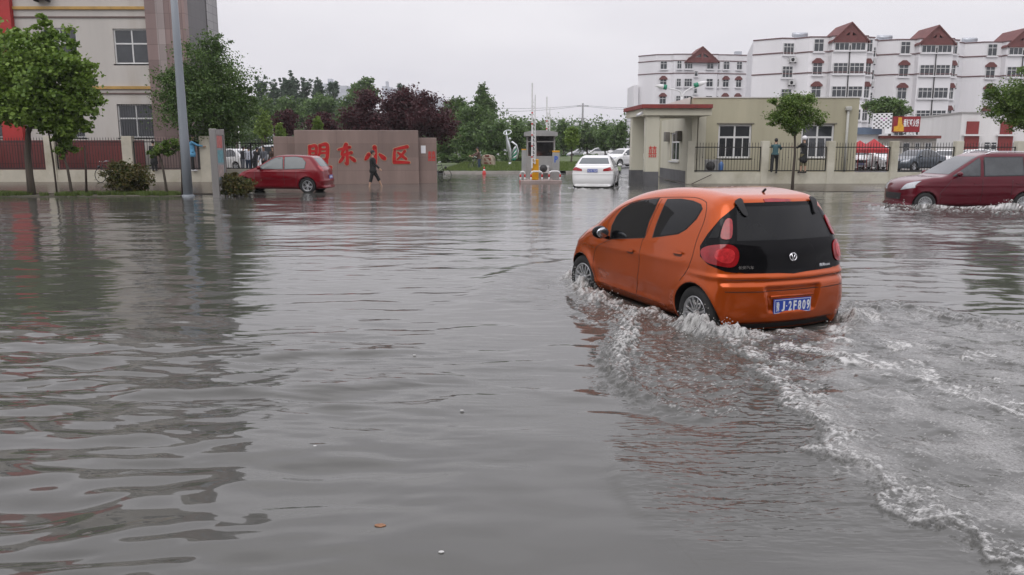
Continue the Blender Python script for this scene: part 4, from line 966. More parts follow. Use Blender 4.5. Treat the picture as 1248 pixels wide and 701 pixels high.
tree('young_tree', (bx, Y_, .0), [pblob(bx, Y_, 968, 128, 20, 12), pblob(bx, Y_, 952, 142, 15, 8), pblob(bx, Y_, 988, 142, 14, 9), pblob(bx, Y_, 968, 148, 18, 12), pblob(bx, Y_, 985, 122, 9, 6), pblob(bx, Y_, 945, 125, 7, 7), pblob(bx, Y_, 966, 160, 7, 6), pblob(bx, Y_, 940, 150, 6, 4), pblob(bx, Y_, 1000, 150, 6, 4)],
     15000, .065, 'locust', 'young tree with a small round crown standing before the pale yellow building', 38, h0=2.2, r0=.055, lean=(-.02, 0), nl=18, clump=.24, nclump=330)
Y_ = 30.5; bx = X(1262, Y_, 225)
tree('young_tree', (bx, Y_, .0), [pblob(bx, Y_, 1255, 115, 26, 24), pblob(bx, Y_, 1225, 125, 20, 18), pblob(bx, Y_, 1208, 112, 9, 10), pblob(bx, Y_, 1240, 145, 18, 12), pblob(bx, Y_, 1212, 138, 8, 6), pblob(bx, Y_, 1262, 90, 16, 10)],
     17000, .07, 'locust', 'tree crown reaching in from the right edge above the maroon people carrier', 39, h0=2.0, r0=.08, nl=16, clump=.22, nclump=420)
# background trees: (px centre, px top, px half width, px bottom of crown, distance, kind)
rt = random.Random(11)
def bg(name, c, top, hw, bot, Y, kind, label, n=2600, leaf=.30, group='trees beyond the entrance', shape='round', sd=0, cat='tree'):
    s = Y/F; bx = X(c, Y, 150); hz = (bot-top)/2; q = rt
    if shape == 'poplar':
        bl = [pblob(bx, Y, c+q.uniform(-2, 2)+dx, top+f*(bot-top), hw*w, (bot-top)*.16) for f, w, dx in ((.13, .36, 0), (.24, .58, 1), (.36, .7, -1), (.52, .85, 1), (.68, .95, -1), (.84, .85, 0), (.16, .3, -hw*.5), (.2, .3, hw*.55))]
    else:
        bl = []
        for k in range(9):
            a = q.uniform(0, 6.28); rr = q.uniform(.15, .62)
            bl.append(pblob(bx, Y, c+hw*rr*math.cos(a), (top+bot)/2+hz*rr*math.sin(a), hw*q.uniform(.34, .5), hz*q.uniform(.32, .5), dy=q.uniform(-.5, .5)*hw*s))
        bl.append(pblob(bx, Y, c, (top+bot)/2+hz*.15, hw*.6, hz*.6)); bl.append(pblob(bx, Y, c+q.uniform(-.3, .3)*hw, top+hz*.33, hw*.36, hz*.33))
    return tree(name, (bx, Y, .1), bl, n, leaf, kind, label, 100+sd, group=group, r0=.035*hw*s+.05, nl=10, clump=.24, cat=cat, nclump=max(60, n//22))
k = 0
where = ['far left of the row', 'second from the left', 'third from the left', 'fourth from the left', 'fifth from the left', 'sixth from the left', 'just before the pale tower', 'right of the pale tower']
for i, (c, top, hw) in enumerate(((318, 93, 9), (334, 99, 7), (346, 93, 7), (358, 90, 8), (371, 94, 8), (388, 97, 9), (405, 97, 9), (490, 103, 9))):
    bg('poplar', c, top, hw, 150, 150, 'poplar', 'slender poplar on the skyline, '+where[i], 4200, .34, 'poplars on the skyline', 'poplar', i)
BGL = [(287, 100, 26, 160, 90, 'mid', 'green tree behind the gate railings beside the left building'), (318, 118, 24, 165, 100, 'dark', 'dark green tree below the first poplars'), (352, 120, 26, 165, 112, 'mid', 'round green tree below the middle poplars'),
       (390, 114, 28, 160, 116, 'mid', 'broad green tree above the stone name wall'), (425, 116, 24, 160, 114, 'mid', 'green tree left of the purple plum trees'), (447, 95, 24, 135, 128, 'mid', 'tall pale green tree rising behind the purple plum trees'),
       (348, 135, 18, 185, 66, 'plum', 'small purple-leaved tree behind the left end of the stone name wall'), (396, 136, 24, 185, 67, 'plum', 'low purple-leaved tree behind the middle of the stone name wall'),
       (450, 111, 35, 188, 64, 'plum', 'large purple-leaved tree, leftmost of the tall three'), (488, 106, 38, 188, 66, 'plum', 'large purple-leaved tree, middle of the tall three'), (526, 112, 33, 188, 63, 'plum', 'large purple-leaved tree, rightmost of the tall three'),
       (556, 118, 22, 165, 98, 'dark', 'dark green tree right of the purple plum trees'), (590, 103, 18, 160, 104, 'dark', 'airy tree taller than its neighbours right of the plum trees'), (573, 128, 30, 172, 92, 'dark', 'broad dark tree below the tall airy one'),
       (545, 155, 20, 197, 76, 'mid', 'bushy tree at the left end of the lawn'), (572, 150, 22, 195, 80, 'mid', 'bushy green tree behind the man with the bicycle'), (604, 146, 24, 195, 84, 'mid', 'bushy green tree left of the dancing sculpture'), (632, 143, 18, 192, 86, 'dark', 'dark tree between the sculpture and the barrier booth'),
       (655, 150, 20, 192, 95, 'dark', 'dark tree hidden behind the barrier booth'), (687, 146, 11, 185, 110, 'dark', 'pointed dark tree just right of the barrier booth'), (697, 156, 11, 186, 72, 'lime', 'light green young tree on the lawn right of the booth'), (716, 149, 20, 186, 108, 'dark', 'round dark tree above the white saloon'),
       (738, 152, 14, 188, 104, 'mid', 'green tree above the rear of the white saloon'), (753, 150, 14, 188, 100, 'dark', 'dark tree beside the guardhouse columns'), (776, 154, 12, 190, 102, 'mid', 'green tree seen between the guardhouse columns'), (322, 136, 12, 175, 62, 'lime', 'yellow-green young tree behind the gate railings'),
       (388, 143, 7, 168, 44, 'lime', 'light green shoot rising above the stone name wall'), (342, 152, 7, 175, 50, 'lime', 'small light green bush at the left end of the stone name wall'), (1085, 121, 32, 150, 75, 'dark', 'round dark tree in front of the white apartments'), (668, 160, 16, 192, 98, 'mid', 'green tree right behind the booth roof')]
for i, (c, top, hw, bot, Y_, kd, lb) in enumerate(BGL):
    bg({'plum': 'plum_tree'}.get(kd, 'broadleaf_tree'), c, top, hw, bot, Y_, kd, lb, int(2000+hw*240*(1.3 if kd == 'plum' else 1)), max(.12, Y_*.0026), sd=20+i)
# far belt of trees closing the view between the named ones, and the hedge in front of them
me, _ = crown_mesh([(X(c, 165, 170), 165+rt.uniform(-8, 8), 3.6+rt.uniform(-.8, 1.2), 5, 4, 3.9) for c in range(255, 830, 14)], 60000, .5, 'mid', 5, clump=.2, nclump=3000)
link('far_wood', me, label='distant belt of trees closing the view', cat='wood', kind='stuff')
for i, (c, w, top, Y_, kd, lb) in enumerate(((552, 22, 184, 74, 'mid', 'low clipped bush at the left end of the lawn'), (590, 24, 183, 78, 'mid', 'low bush behind the stone boulder'), (628, 20, 184, 80, 'dark', 'low bush behind the sculpture'), (700, 30, 188, 96, 'dark', 'low bush in front of the far parked cars'), (770, 20, 188, 98, 'dark', 'low bush seen between the guardhouse columns'))):
    bx = X(c, Y_); s = Y_/F; hh = Z(top, Y_)-.3
    tree('bush', (bx, Y_, .2), [(dx*w*s, 0, hh*.5, w*s*.4, w*s*.3, hh*.5) for dx in (-.6, -.2, .2, .6)], 2200, .2, kd, lb, 200+i, cat='bush', group='low bushes along the lawn', h0=.3, r0=.05, nl=6)
# ------------------------------------------------------------------ window helper
frame_w = mat('window_frame_white', (.62, .62, .61), rough=.5, var=.08, scale=5)
wglass = glassmat()
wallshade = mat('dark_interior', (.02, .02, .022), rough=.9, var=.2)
iron = mat('wrought_iron', (.012, .011, .011), rough=.5, var=.2, scale=20)
def window(parent, x0, x1, z0, z1, y, nx=2, transom=.66, fr=.05, bars=False, sill=True, M=None, glass=None, name='window', depth=.10):
    """window facing -y with its frame at plane y (wall plane), local coords; pane is a sub-part"""
    b = mb(frame_w); q = y-.02
    b.box(x0, x1, q, y+.05, z0, z0+fr, M); b.box(x0, x1, q, y+.05, z1-fr, z1, M)
    b.box(x0, x0+fr, q+.002, y+.05, z0+fr, z1-fr, M); b.box(x1-fr, x1, q+.002, y+.05, z0+fr, z1-fr, M)
    zt = z0+(z1-z0)*transom
    if transom < 1: b.box(x0+fr, x1-fr, q+.003, y+.045, zt-fr*.5, zt+fr*.5, M)
    for i in range(1, nx):
        xx = x0+(x1-x0)*i/nx; b.box(xx-fr*.45, xx+fr*.45, q+.005, y+.04, z0+fr, z1-fr, M)
    if sill: b.box(x0-.08, x1+.08, y-.10, y+.02, z0-.07, z0-.003, M)
    o = b.build(name, parent)
    g = mb(glass or wglass); g.box(x0+fr*.5, x1-fr*.5, y+.012, y+.03, z0+fr*.5, z1-fr*.5, M); g.build('pane', o)
    if bars:
        t = mb(iron); n = max(3, int((x1-x0)/.12))
        for i in range(n+1): xx = x0+(x1-x0)*i/n; t.tube([M @ Vector((xx, y-.09, z0)) if M else (xx, y-.09, z0), M @ Vector((xx, y-.09, z1)) if M else (xx, y-.09, z1)], .009, 4)
        for zz in (z0+.03, (z0+z1)/2, z1-.03): t.box(x0, x1, y-.098, y-.082, zz-.01, zz+.01, M)
        t.build('security_bars', o)
    return o
def wall_holes(b, x0, x1, z0, z1, y0, y1, holes):
    """wall slab from y0 (front) to y1 with rectangular holes"""
    xs = sorted({x0, x1, *[h[0] for h in holes], *[h[1] for h in holes]}); zs = sorted({z0, z1, *[h[2] for h in holes], *[h[3] for h in holes]})
    xs = [v for v in xs if x0 <= v <= x1]; zs = [v for v in zs if z0 <= v <= z1]
    xi = {v: i for i, v in enumerate(xs)}; zi = {v: i for i, v in enumerate(zs)}; nx, nz = len(xs), len(zs)
    V = [(x, y, z) for y in (y0, y1) for z in zs for x in xs]; Fc = []; K = nx*nz
    def solid(i, j):
        if not (0 <= i < nx-1 and 0 <= j < nz-1): return False
        cx, cz = (xs[i]+xs[i+1])/2, (zs[j]+zs[j+1])/2; return not any(h[0] < cx < h[1] and h[2] < cz < h[3] for h in holes)
    for j in range(nz-1):
        for i in range(nx-1):
            if not solid(i, j): continue
            a = j*nx+i; q = (a, a+1, a+nx+1, a+nx); Fc.append(q); Fc.append(tuple(v+K for v in reversed(q)))
            for (di, dj, e0, e1) in ((-1, 0, a+nx, a), (1, 0, a+1, a+nx+1), (0, -1, a, a+1), (0, 1, a+nx+1, a+nx)):
                if not solid(i+di, j+dj): Fc.append((e1, e0, e0+K, e1+K))
    b.add(V, Fc)
# ------------------------------------------------------------------ left building
def left_building():
    Y0 = 41.4; cream = mat('cream_render', (.47, .445, .41), rough=.85, var=.07, scale=.8, dirt=(.34, .29, .23), streak=True, bump=.15)
    pink = tiles('pink_tile', (.27, .19, .175), (.5, .45, .42), .62, .75, dirt=(.20, .14, .13)); pale = tiles('pale_pink_tile', (.36, .30, .285), (.6, .6, .6), .62, .75)
    dark = tiles('dark_tile', (.045, .036, .037), (.3, .3, .3), .6, .55, rough=.3); lgrey = tiles('grey_tile', (.34, .33, .33), (.3, .3, .3), .6, .42)
    ochre = mat('ochre_band', (.42, .26, .08), rough=.8, var=.2, scale=2); brown = mat('brown_band', (.13, .09, .08), rough=.8, var=.2)
    redp = mat('red_pier_paint', (.36, .022, .02), rough=.6, var=.12, scale=2)
    e = empty('office_building', (X(100, Y0), Y0, 0), label='cream building with pink and dark tiled corner behind the left railings', cat='building'); ox = X(100, Y0)
    xe = X(229, Y0, 60)-ox; xp = X(184, Y0, 100)-ox; x0 = -22; top = 18.5
    def rx(px_, py_): return X(px_, Y0, py_)-ox
    wins = []
    for (pa, pb, ta, tb) in ((137, 181, 35, 78), (142, 187, 127, 168), (50, 92, 34, 78), (58, 101, 127, 168), (-45, -3, 34, 78), (-38, 5, 127, 168)):
        wins.append((rx(pa, ta), rx(pb, ta), Z(tb, Y0), Z(ta, Y0)))
    st = wins[0][3]-wins[1][3]
    for w in (wins[0], wins[2], wins[4]): wins.append((w[0], w[1], w[2]+st, w[3]+st)); wins.append((w[0], w[1], w[2]+2*st, w[3]+2*st))
    wins = [w for w in wins if w[3] < top]
    b = mb(cream); wall_holes(b, x0, xp, 0, top, 0, .30, wins); b.box(x0, xp, .5, 4.5, 0, top-.3)
    b.build('front_wall', e)
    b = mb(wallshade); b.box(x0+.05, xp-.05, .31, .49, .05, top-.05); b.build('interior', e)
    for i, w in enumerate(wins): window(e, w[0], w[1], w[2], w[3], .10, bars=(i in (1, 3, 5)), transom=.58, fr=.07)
    b = mb(pink); b.box(xp+.003, xe, -.12, .3, 0, top); 
    b.build('corner_pier', e)
    b = mb(pale); b.box(rx(194, 60), rx(204, 60), -.135, -.122, Z(112, Y0), top); b.build('pale_strip', e)
    b = mb(dark); b.box(xe-3.2, xe-.03, .303, 2.9, 0, top); b.build('recessed_corner', e)
    b = mb(lgrey); b.box(xe-3.2, xe-.0, 2.903, 4.5, 0, top); b.build('rear_pier', e)
    b = mb(ochre)
    for py_ in (10, 107): z = Z(py_, Y0); b.box(x0, xp, -.09, -.002, z-.07, z+.07); b.box(x0, xp, -.09, -.002, z+st*3-.07, z+st*3+.0) if False else None
    b.build('ochre_moulding', e)
    b = mb(brown)
    for py_ in (21, 114): z = Z(py_, Y0); b.box(x0, xp, -.05, -.002, z-.035, z+.035)
    b.build('brown_moulding', e)
    b = mb(redp); b.box(rx(-4, 60), rx(21, 60), -.28, -.002, 0, top); b.build('red_pier', e)
    # lower red boarding behind the railings
    bd = tiles('red_boarding', (.15, .028, .024), (.3, .3, .3), 1.2, .9, dirt=(.08, .02, .02)); b = mb(bd); b.box(rx(-60, 190), rx(186, 190), -.9, -.8, .1, Z(171, Y0-.9)); b.build('red_boarding', loc=(ox, Y0, 0), label='dark red board wall between the left railings and the cream building', cat='board wall')
    # air conditioner above
    a = mb(frame_w); a.bev(rx(45, 0), rx(62, 0), -.45, -.05, Z(0, Y0), Z(-22, Y0)); a.use(iron); a.box(rx(46, 0), rx(47, 0), -.4, 0, Z(3, Y0), Z(0, Y0)); a.box(rx(60, 0), rx(61, 0), -.4, 0, Z(3, Y0), Z(0, Y0)); a.build('air_conditioner', e)
left_building()
# ------------------------------------------------------------------ boundary walls with railings
wallm = mat('whitewashed_wall', (.46, .43, .35), rough=.85, var=.12, scale=1.2, dirt=(.22, .19, .12), bump=.25)
wallm2 = mat('cream_wall', (.52, .50, .41), rough=.85, var=.13, scale=1.0, dirt=(.24, .21, .12), bump=.25)
def railing_panel(e, x0, x1, z0, z1, y=0, ornate=True, gap=.135):
    b = mb(iron); b.box(x0, x1, y-.02, y+.02, z0, z0+.045); b.box(x0, x1, y-.02, y+.02, z1-.10, z1-.055); b.box(x0, x0+.04, y-.022, y+.022, z0, z1-.05); b.box(x1-.04, x1, y-.022, y+.022, z0, z1-.05)
    n = max(2, round((x1-x0)/gap))
    for i in range(1, n):
        xx = x0+(x1-x0)*i/n; b.box(xx-.0085, xx+.0085, y-.0085, y+.0085, z0+.045, z1+.06)
        b.add([(xx-.018, y, z1+.06), (xx, y-.018, z1+.06), (xx+.018, y, z1+.06), (xx, y+.018, z1+.06), (xx, y, z1+.17)], [(0, 1, 4), (1, 2, 4), (2, 3, 4), (3, 0, 4), (3, 2, 1, 0)])
        if ornate and i % 2: b.ball((xx, y, (z0+z1)/2+.05*(i % 4-2)), .022, 6, (1, 1, 1.8))
    return b.build('railing', e)
def boundary(name, label, xs, Y0, pierw, m, ztop, zw, x_end=None, open_last=False):
    e = empty(name, (xs[0], Y0, 0), label=label, cat='fence'); o = xs[0]
    b = mb(m); b.box(xs[0]-o-.15, (x_end or xs[-1])-o+.15, -.12, .12, -.25, zw); b.build('base_wall', e)
    for x in xs: p = mb(m); p.bev(x-o-pierw/2, x-o+pierw/2, -.17, .17, -.25, ztop, .015); p.build('pier', e)
    for a, c in zip(xs[:-1], xs[1:]): railing_panel(e, a-o+pierw/2, c-o-pierw/2, zw+.05, Z(171, Y0) if Y0 > 39 else Z(177.5, Y0))
    return e
sp = X(252, YL)-X(158, YL); xs = [X(252, YL)-sp*k for k in (4, 3, 2, 1, 0)]
boundary('boundary_fence', 'pale low wall with piers and black spiked railings in front of the left building', xs, YL, .50, wallm, Z(166, YL), Z(207, YL))
XP = [X(v, YR_) for v in (841, 931, 1011, 1088, 1166, 1240, 1318)]
boundary('boundary_fence', 'cream low wall with white piers and black railings in front of the yellow building', XP, YR_, .34, wallm2, Z(172, YR_), Z(210, YR_))
# gate railing between last left pier and the sign
e = empty('railing_gate', (X(275, 41), 41, 0), label='black spiked gate railing between the signboard and the stone name wall', cat='gate'); w_ = X(338, 41)-X(275, 41)
b = mb(wallm); b.box(0, w_, -.12, .12, -.25, Z(206, 41)); b.build('base_wall', e); railing_panel(e, 0, w_/2, .62, Z(173, 41)); railing_panel(e, w_/2, w_, .62, Z(173, 41))
# ------------------------------------------------------------------ stone name wall
def name_wall():
    gran = mat('pink_granite', (.235, .165, .15), rough=.55, var=.2, scale=.9, dirt=(.15, .105, .095), streak=True)
    gran = tiles('granite_slabs', (.25, .18, .155), (.75, .72, .7), 1.9, .62, var=.15, rough=.5, dirt=(.17, .12, .105))
    A_, B_ = gnd(361, 225), gnd(511, 224); th = math.atan2(B_.y-A_.y, B_.x-A_.x); Lw = (B_-A_).length
    e = empty('name_wall', (A_.x, A_.y, 0), th, label='long pink granite wall carrying four large red Chinese characters', cat='sign wall')
    zt = Z(158.5, A_.y)
    b = mb(gran); b.bev(0, Lw, 0, .9, -.25, zt, .02); b.build('main_slab', e)
    b = mb(gran); b.bev(-.98, -.003, .35, .9, -.25, Z(166.5, A_.y+.3), .02); b.build('side_slab', e)
    w2 = (X(533, B_.y+.3)-X(511, B_.y+.3)); b = mb(gran); b.bev(Lw+.003, Lw+w2, .25, .9, -.25, Z(168, B_.y+.3), .02); b.build('side_slab', e)
    redl = mat('red_letter_paint', (.42, .008, .008), rough=.5, var=.12, scale=4); halo = mat('letter_outline', (.40, .27, .17), rough=.7, var=.1)
    # brush characters: strokes as tapered polygons inside a unit cell (x right, z up)
    def stroke(b, pts, ws, y):
        P = catmull(pts, 5, closed=False); W_ = np.interp(np.linspace(0, 1, len(P)), np.linspace(0, 1, len(ws)), ws); Lp = []; Rp = []
        for i, p in enumerate(P):
            a = np.array(P[max(i-1, 0)]); c = np.array(P[min(i+1, len(P)-1)]); d = c-a; d = d/max(np.hypot(*d), 1e-6); n = np.array((-d[1], d[0])); Lp.append(np.array(p)+n*W_[i]); Rp.append(np.array(p)-n*W_[i])
        N2 = len(P); vs = [(q[0], y, q[1]) for q in Lp]+[(q[0], y, q[1]) for q in Rp]+[(q[0], y+.02, q[1]) for q in Lp]+[(q[0], y+.02, q[1]) for q in Rp]
        fs = [(i, i+1, N2+i+1, N2+i) for i in range(N2-1)]+[(i+1, i, 2*N2+i, 2*N2+i+1) for i in range(N2-1)]+[(N2+i, N2+i+1, 3*N2+i+1, 3*N2+i) for i in range(N2-1)]+[(0, N2, 3*N2, 2*N2), (N2-1, 3*N2-1, 4*N2-1, 2*N2-1)]
        b.add(vs, fs)
        for q, r_ in ((P[0], ws[0]), (P[-1], ws[-1])):
            b.prism([(q[0]+r_*math.cos(t), q[1]+r_*math.sin(t)) for t in np.linspace(0, 2*math.pi, 10)[:-1]], y, y+.02)
    CH = {'meng': [([(.12, .92), (.10, .52)], (.06, .05)), ([(.12, .90), (.40, .93), (.38, .56)], (.05, .06, .05)), ([(.12, .72), (.38, .73)], (.04, .04)), ([(.10, .54), (.38, .56)], (.04, .05)),
                   ([(.58, .96), (.56, .66), (.44, .46)], (.06, .05, .03)), ([(.58, .95), (.90, .98), (.88, .45), (.80, .42)], (.05, .07, .06, .03)), ([(.60, .80), (.86, .80)], (.04, .04)), ([(.58, .65), (.86, .65)], (.04, .04)),
                   ([(.18, .34), (.20, .08)], (.05, .05)), ([(.18, .33), (.82, .36), (.80, .08)], (.05, .06, .05)), ([(.40, .33), (.40, .08)], (.04, .04)), ([(.60, .33), (.60, .08)], (.04, .04)), ([(.0, .05), (.5, .07), (1.02, .06)], (.04, .05, .07))],
          'dong': [([(.08, .74), (.35, .79), (.72, .86)], (.04, .06, .07)), ([(.52, .99), (.40, .78), (.26, .52), (.40, .50), (.80, .60)], (.09, .07, .05, .06, .07)), ([(.56, .72), (.56, .35), (.54, .04), (.42, .10)], (.06, .07, .07, .03)), ([(.34, .38), (.22, .22), (.12, .12)], (.07, .07, .04)), ([(.72, .38), (.86, .28), (.97, .20)], (.05, .08, .07))],
          'xiao': [([(.50, .98), (.52, .50), (.48, .10), (.34, .18)], (.10, .08, .08, .03)), ([(.22, .62), (.12, .45), (.04, .34)], (.09, .09, .04)), ([(.72, .62), (.86, .48), (.95, .40)], (.05, .10, .09))],
          'qu': [([(.12, .84), (.45, .90), (.88, .98)], (.04, .07, .09)), ([(.16, .80), (.12, .45), (.12, .12)], (.06, .08, .09)), ([(.12, .12), (.50, .12), (.98, .10)], (.09, .08, .06)), ([(.74, .74), (.52, .48), (.30, .28)], (.07, .06, .04)), ([(.34, .66), (.55, .50), (.80, .30)], (.05, .07, .07))]}
    inv = Matrix.Rotation(-th, 3, 'Z')
    def lx(px_):   # along-wall coordinate under a photograph column
        d = ray(px_, 195); n = Vector((-math.sin(th), math.cos(th), 0)); t = (A_.dot(n))/(d.dot(n)); return (inv @ (Vector((d.x*t, d.y*t, 0))-A_)).x
    for k_, pa, pb, ta, tb in (('meng', 375, 402, 176, 206), ('dong', 411, 433, 176, 201), ('xiao', 444, 470, 179, 203), ('qu', 478, 499, 178.5, 200.5)):
        xa, xb = lx(pa), lx(pb); Ya = A_.y+xa*math.sin(th); za, zb = Z(tb, Ya), Z(ta, Ya)
        for m_, grow, y_, nm in ((halo, .05, -.012, 'character_outline'), (redl, 0, -.034, 'character')):
            b = mb(m_)
            for pts, ws in CH[k_]:
                P = [(xa+u*(xb-xa), za+v*(zb-za)) for u, v in pts]; stroke(b, P, [w*(zb-za)*1.12+grow*.6 for w in ws], y_); y_ += .0011 if m_ is redl else .0007
            b.build(nm, e)
    # notice and festive paper cut on the right wing
    pp = mat('white_paper', (.72, .72, .74), rough=.8, var=.05); b = mb(pp); x_ = Lw+.12; z_ = Z(187, B_.y); b.box(x_, x_+.22, .235, .245, z_, z_+.36); b.build('paper_notice', e)
    xi_sign(e, Lw+.44, Lw+.80, Z(196.5, B_.y), Z(186, B_.y)+.32-.25, .243)
def xi_sign(e, x0, x1, z0, z1, y, nm='red_paper_character'):
    rp = mat('red_paper', (.55, .012, .008), rough=.6, var=.2, scale=14); b = MB()
    M_ = Matrix.Translation(((x0+x1)/2, y, (z0+z1)/2)) @ REAR; text_add(b, '囍', .5, M_, rp, bold=.0, fit=(x1-x0, z1-z0)); b.build(nm, e)
name_wall()
# ------------------------------------------------------------------ guard house with portico
def guard_house():
    ym = mat('olive_yellow_render', (.40, .375, .27), rough=.9, var=.10, scale=.7, dirt=(.31, .285, .20), streak=True, bump=.2); cm = mat('cream_render2', (.52, .50, .40), rough=.85, var=.08, scale=.8, dirt=(.40, .37, .27), streak=True)
    gm = mat('grey_plinth', (.105, .105, .108), rough=.6, var=.15, scale=2, dirt=(.05, .05, .05)); wm = mat('white_parapet', (.6, .59, .56), rough=.85, var=.1, scale=1)
    rd = mat('red_fascia', (.22, .035, .03), rough=.7, var=.25, scale=4, dirt=(.1, .03, .03))
    Y0 = 39.6; x0 = X(843, Y0, 200); x1 = X(1042, Y0, 200); zt = Z(119.5, Y0)
    e = empty('guard_building', (x0, Y0, 0), label='single-storey pale yellow building with large windows behind the right railings', cat='building')
    wins = [(X(875, Y0, 175)-x0, X(915.5, Y0, 175)-x0, Z(193, Y0), Z(151.5, Y0)), (X(976, Y0, 175)-x0, X(1016, Y0, 175)-x0, Z(193, Y0), Z(151.5, Y0))]
    b = mb(ym); wall_holes(b, 0, x1-x0, 0, zt, 0, .28, wins); b.box(0, x1-x0, .6, 9, 0, zt-.25); b.box(.0, .25, .28, .6, 0, zt); b.box(x1-x0-.25, x1-x0, .28, .6, 0, zt); b.build('wall', e)
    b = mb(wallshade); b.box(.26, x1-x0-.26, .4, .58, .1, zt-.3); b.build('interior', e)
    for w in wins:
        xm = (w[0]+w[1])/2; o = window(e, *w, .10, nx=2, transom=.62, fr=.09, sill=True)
        for xx in (w[0]+(w[1]-w[0])*.25, w[0]+(w[1]-w[0])*.75): m_ = mb(frame_w); m_.box(xx-.02, xx+.02, .085, .13, w[2]+.09, w[2]+(w[3]-w[2])*.60); m_.build('sash_bar', o)
        m_ = mb(mat('surround_grey', (.16, .15, .12), rough=.8, var=.1)); m_.box(w[0]-.1, w[1]+.1, -.03, -.003, w[3]+.003, w[3]+.06); m_.build('window_head', e)
    for px_ in (855.5, 1032):
        xx = X(px_, Y0, 150)-x0; p = mb(mat('drain_pipe', (.42, .42, .38), rough=.6, var=.1), True); p.tube([(xx, -.09, .3), (xx, -.09, Z(135, Y0))], .06, 10); p.bev(xx-.13, xx+.13, -.2, -.003, Z(135, Y0), Z(130, Y0), .02); p.build('drain_pipe', e)
    b = mb(wm); b.box(-.02, x1-x0+.02, -.04, .3, zt+.002, zt+.05); b.build('roof_edge', e)
    # side wall to the left, seen obliquely, with window, grey plinth; white parapet above
    S = X(841, 38.2, 222); q = empty('gate_lodge', (S, 38.2, 0), label='cream lodge with red-edged canopy on two square columns beside the gateway', cat='building')
    Ln = 7.6; th = math.atan2(-(X(804.5, 38.2+Ln, 213)-S), Ln)
    M = Matrix.Rotation(th, 4, 'Z')                    # local y axis runs back along the side wall
    b = mb(cm); zr = Z(141, 38.2)
    Mf = M @ Matrix(((0, -1, 0, 0), (1, 0, 0, 0), (0, 0, 1, 0), (0, 0, 0, 1)))   # slab helper: x along wall
    hw_ = (Ln*.36, Ln*.66, 1.0, 2.45)
    # wall with hole built in (x=along, y=thickness) then turned
    t = MB(); t.use(cm); wall_holes(t, 0, Ln, .0, zr, 0, .25, [hw_]); Mw = M @ Matrix(((0, 1, 0, 0), (1, 0, 0, 0), (0, 0, 1, 0), (0, 0, 0, 1)))
    t.v = [tuple(Mw @ Vector(v)) for v in t.v]; t.f = [list(reversed(f)) for f in t.f]; t.build('side_wall', q)
    b = mb(cm); b.box(.3, (x0-S)+.3, .02, .3, 0, zr, None); b.box(.28, 2.2, Ln-.3, Ln, 0, zr, M); b.build('front_wall', q)
    g = mb(gm); g.box(-.03, -.003, -.03, Ln+.03, -.25, .56, M); g.box(-.03, x0-S+.3, -.02, .017, -.25, .56); g.build('plinth', q)
    w = mb(frame_w); 
    for (a, c) in ((hw_[0], hw_[0]+.1), ((hw_[0]+hw_[1])/2-.05, (hw_[0]+hw_[1])/2+.05), (hw_[1]-.1, hw_[1])): w.box(.08, .14, a, c, hw_[2], hw_[3], M)
    for (a, c) in ((hw_[2], hw_[2]+.08), (1.92, 2.0), (hw_[3]-.08, hw_[3])): w.box(.082, .138, hw_[0], hw_[1], a, c, M)
    w.box(-.08, .0, hw_[0]-.1, hw_[1]+.1, hw_[2]-.07, hw_[2]-.01, M); o = w.build('window', q); g = mb(wglass); g.box(.10, .12, hw_[0], hw_[1], hw_[2], hw_[3], M); g.build('pane', o)
    for a in (hw_[0]-.62, hw_[1]+.1): s_ = mb(mat('speaker_box', (.16, .15, .13), rough=.7, var=.1)); s_.bev(-.25, -.01, a, a+.5, 2.0, 2.5, .02, M); s_.build('wall_box', q)
    # columns
    C1 = gnd(793, 227); C1 = Vector((X(793, 36.3, 205), 36.3, 0)); C2 = Vector((X(775.3, 38.9, 205), 38.9, 0))
    cz = Z(141, 36.3); wd = .58
    thc = math.atan2(-(C2.x-C1.x), C2.y-C1.y)
    for c in (C1, C2):
        b = mb(cm); l_ = c-Vector((S, 38.2, 0)); b.bev(l_.x-wd/2, l_.x+wd/2, l_.y-wd/2, l_.y+wd/2, .62, cz, .01); o = b.build('column', q)
        b = mb(gm); b.bev(l_.x-wd/2-.02, l_.x+wd/2+.02, l_.y-wd/2-.02, l_.y+wd/2+.02, -.25, .62, .01); b.build('column_base', o)
    l_ = C1-Vector((S, 38.2, 0)); xi_sign(q, l_.x-.17, l_.x+.19, Z(192, 36), Z(178, 36), l_.y-wd/2-.012)
    # lodge ceiling
    b = mb(cm); b.box(.3, x0-S, .35, Ln-.2, zr-.35, zr-.02); b.build('ceiling', q)
    # canopy: beam + slab + red fascia
    ca = Vector((X(785, 35.9, 140)-S, 35.9-38.2)); cb = Vector((X(764, 39.6, 142)-S, 39.6-38.2)); cc_ = Vector((0.25, Ln-2)); cd_ = Vector((x0-S+.1, 35.9-38.2+.0)); 
    P = [(ca.x, ca.y), (x0-S-.02, ca.y), (x0-S-.02, cb.y+.4), (cb.x, cb.y+.3)]
    b = mb(cm); b.prism([(p[0], p[1]) for p in P], cz, cz+.30, 'z'); b.build('canopy_beam', q)
    P2 = [(ca.x-.12, ca.y-.15), (x0-S-.02, ca.y-.15), (x0-S-.02, cb.y+.5), (cb.x-.12, cb.y+.4)]
    b = mb(rd); b.prism(P2, cz+.303, cz+.47, 'z'); b.build('canopy_fascia', q)
    b = mb(wm); b.box(.4, x0-S-.05, 2.0, 2.3, cz+.6, Z(118, 40)); b.prism([(X(809, 40, 130)-S, cz+.6), (.4, cz+.6), (.4, Z(117.5, 40)), (X(815, 40, 120)-S, Z(126, 40))], 2.0, 2.3, 'y'); b.build('roof_parapet', q)
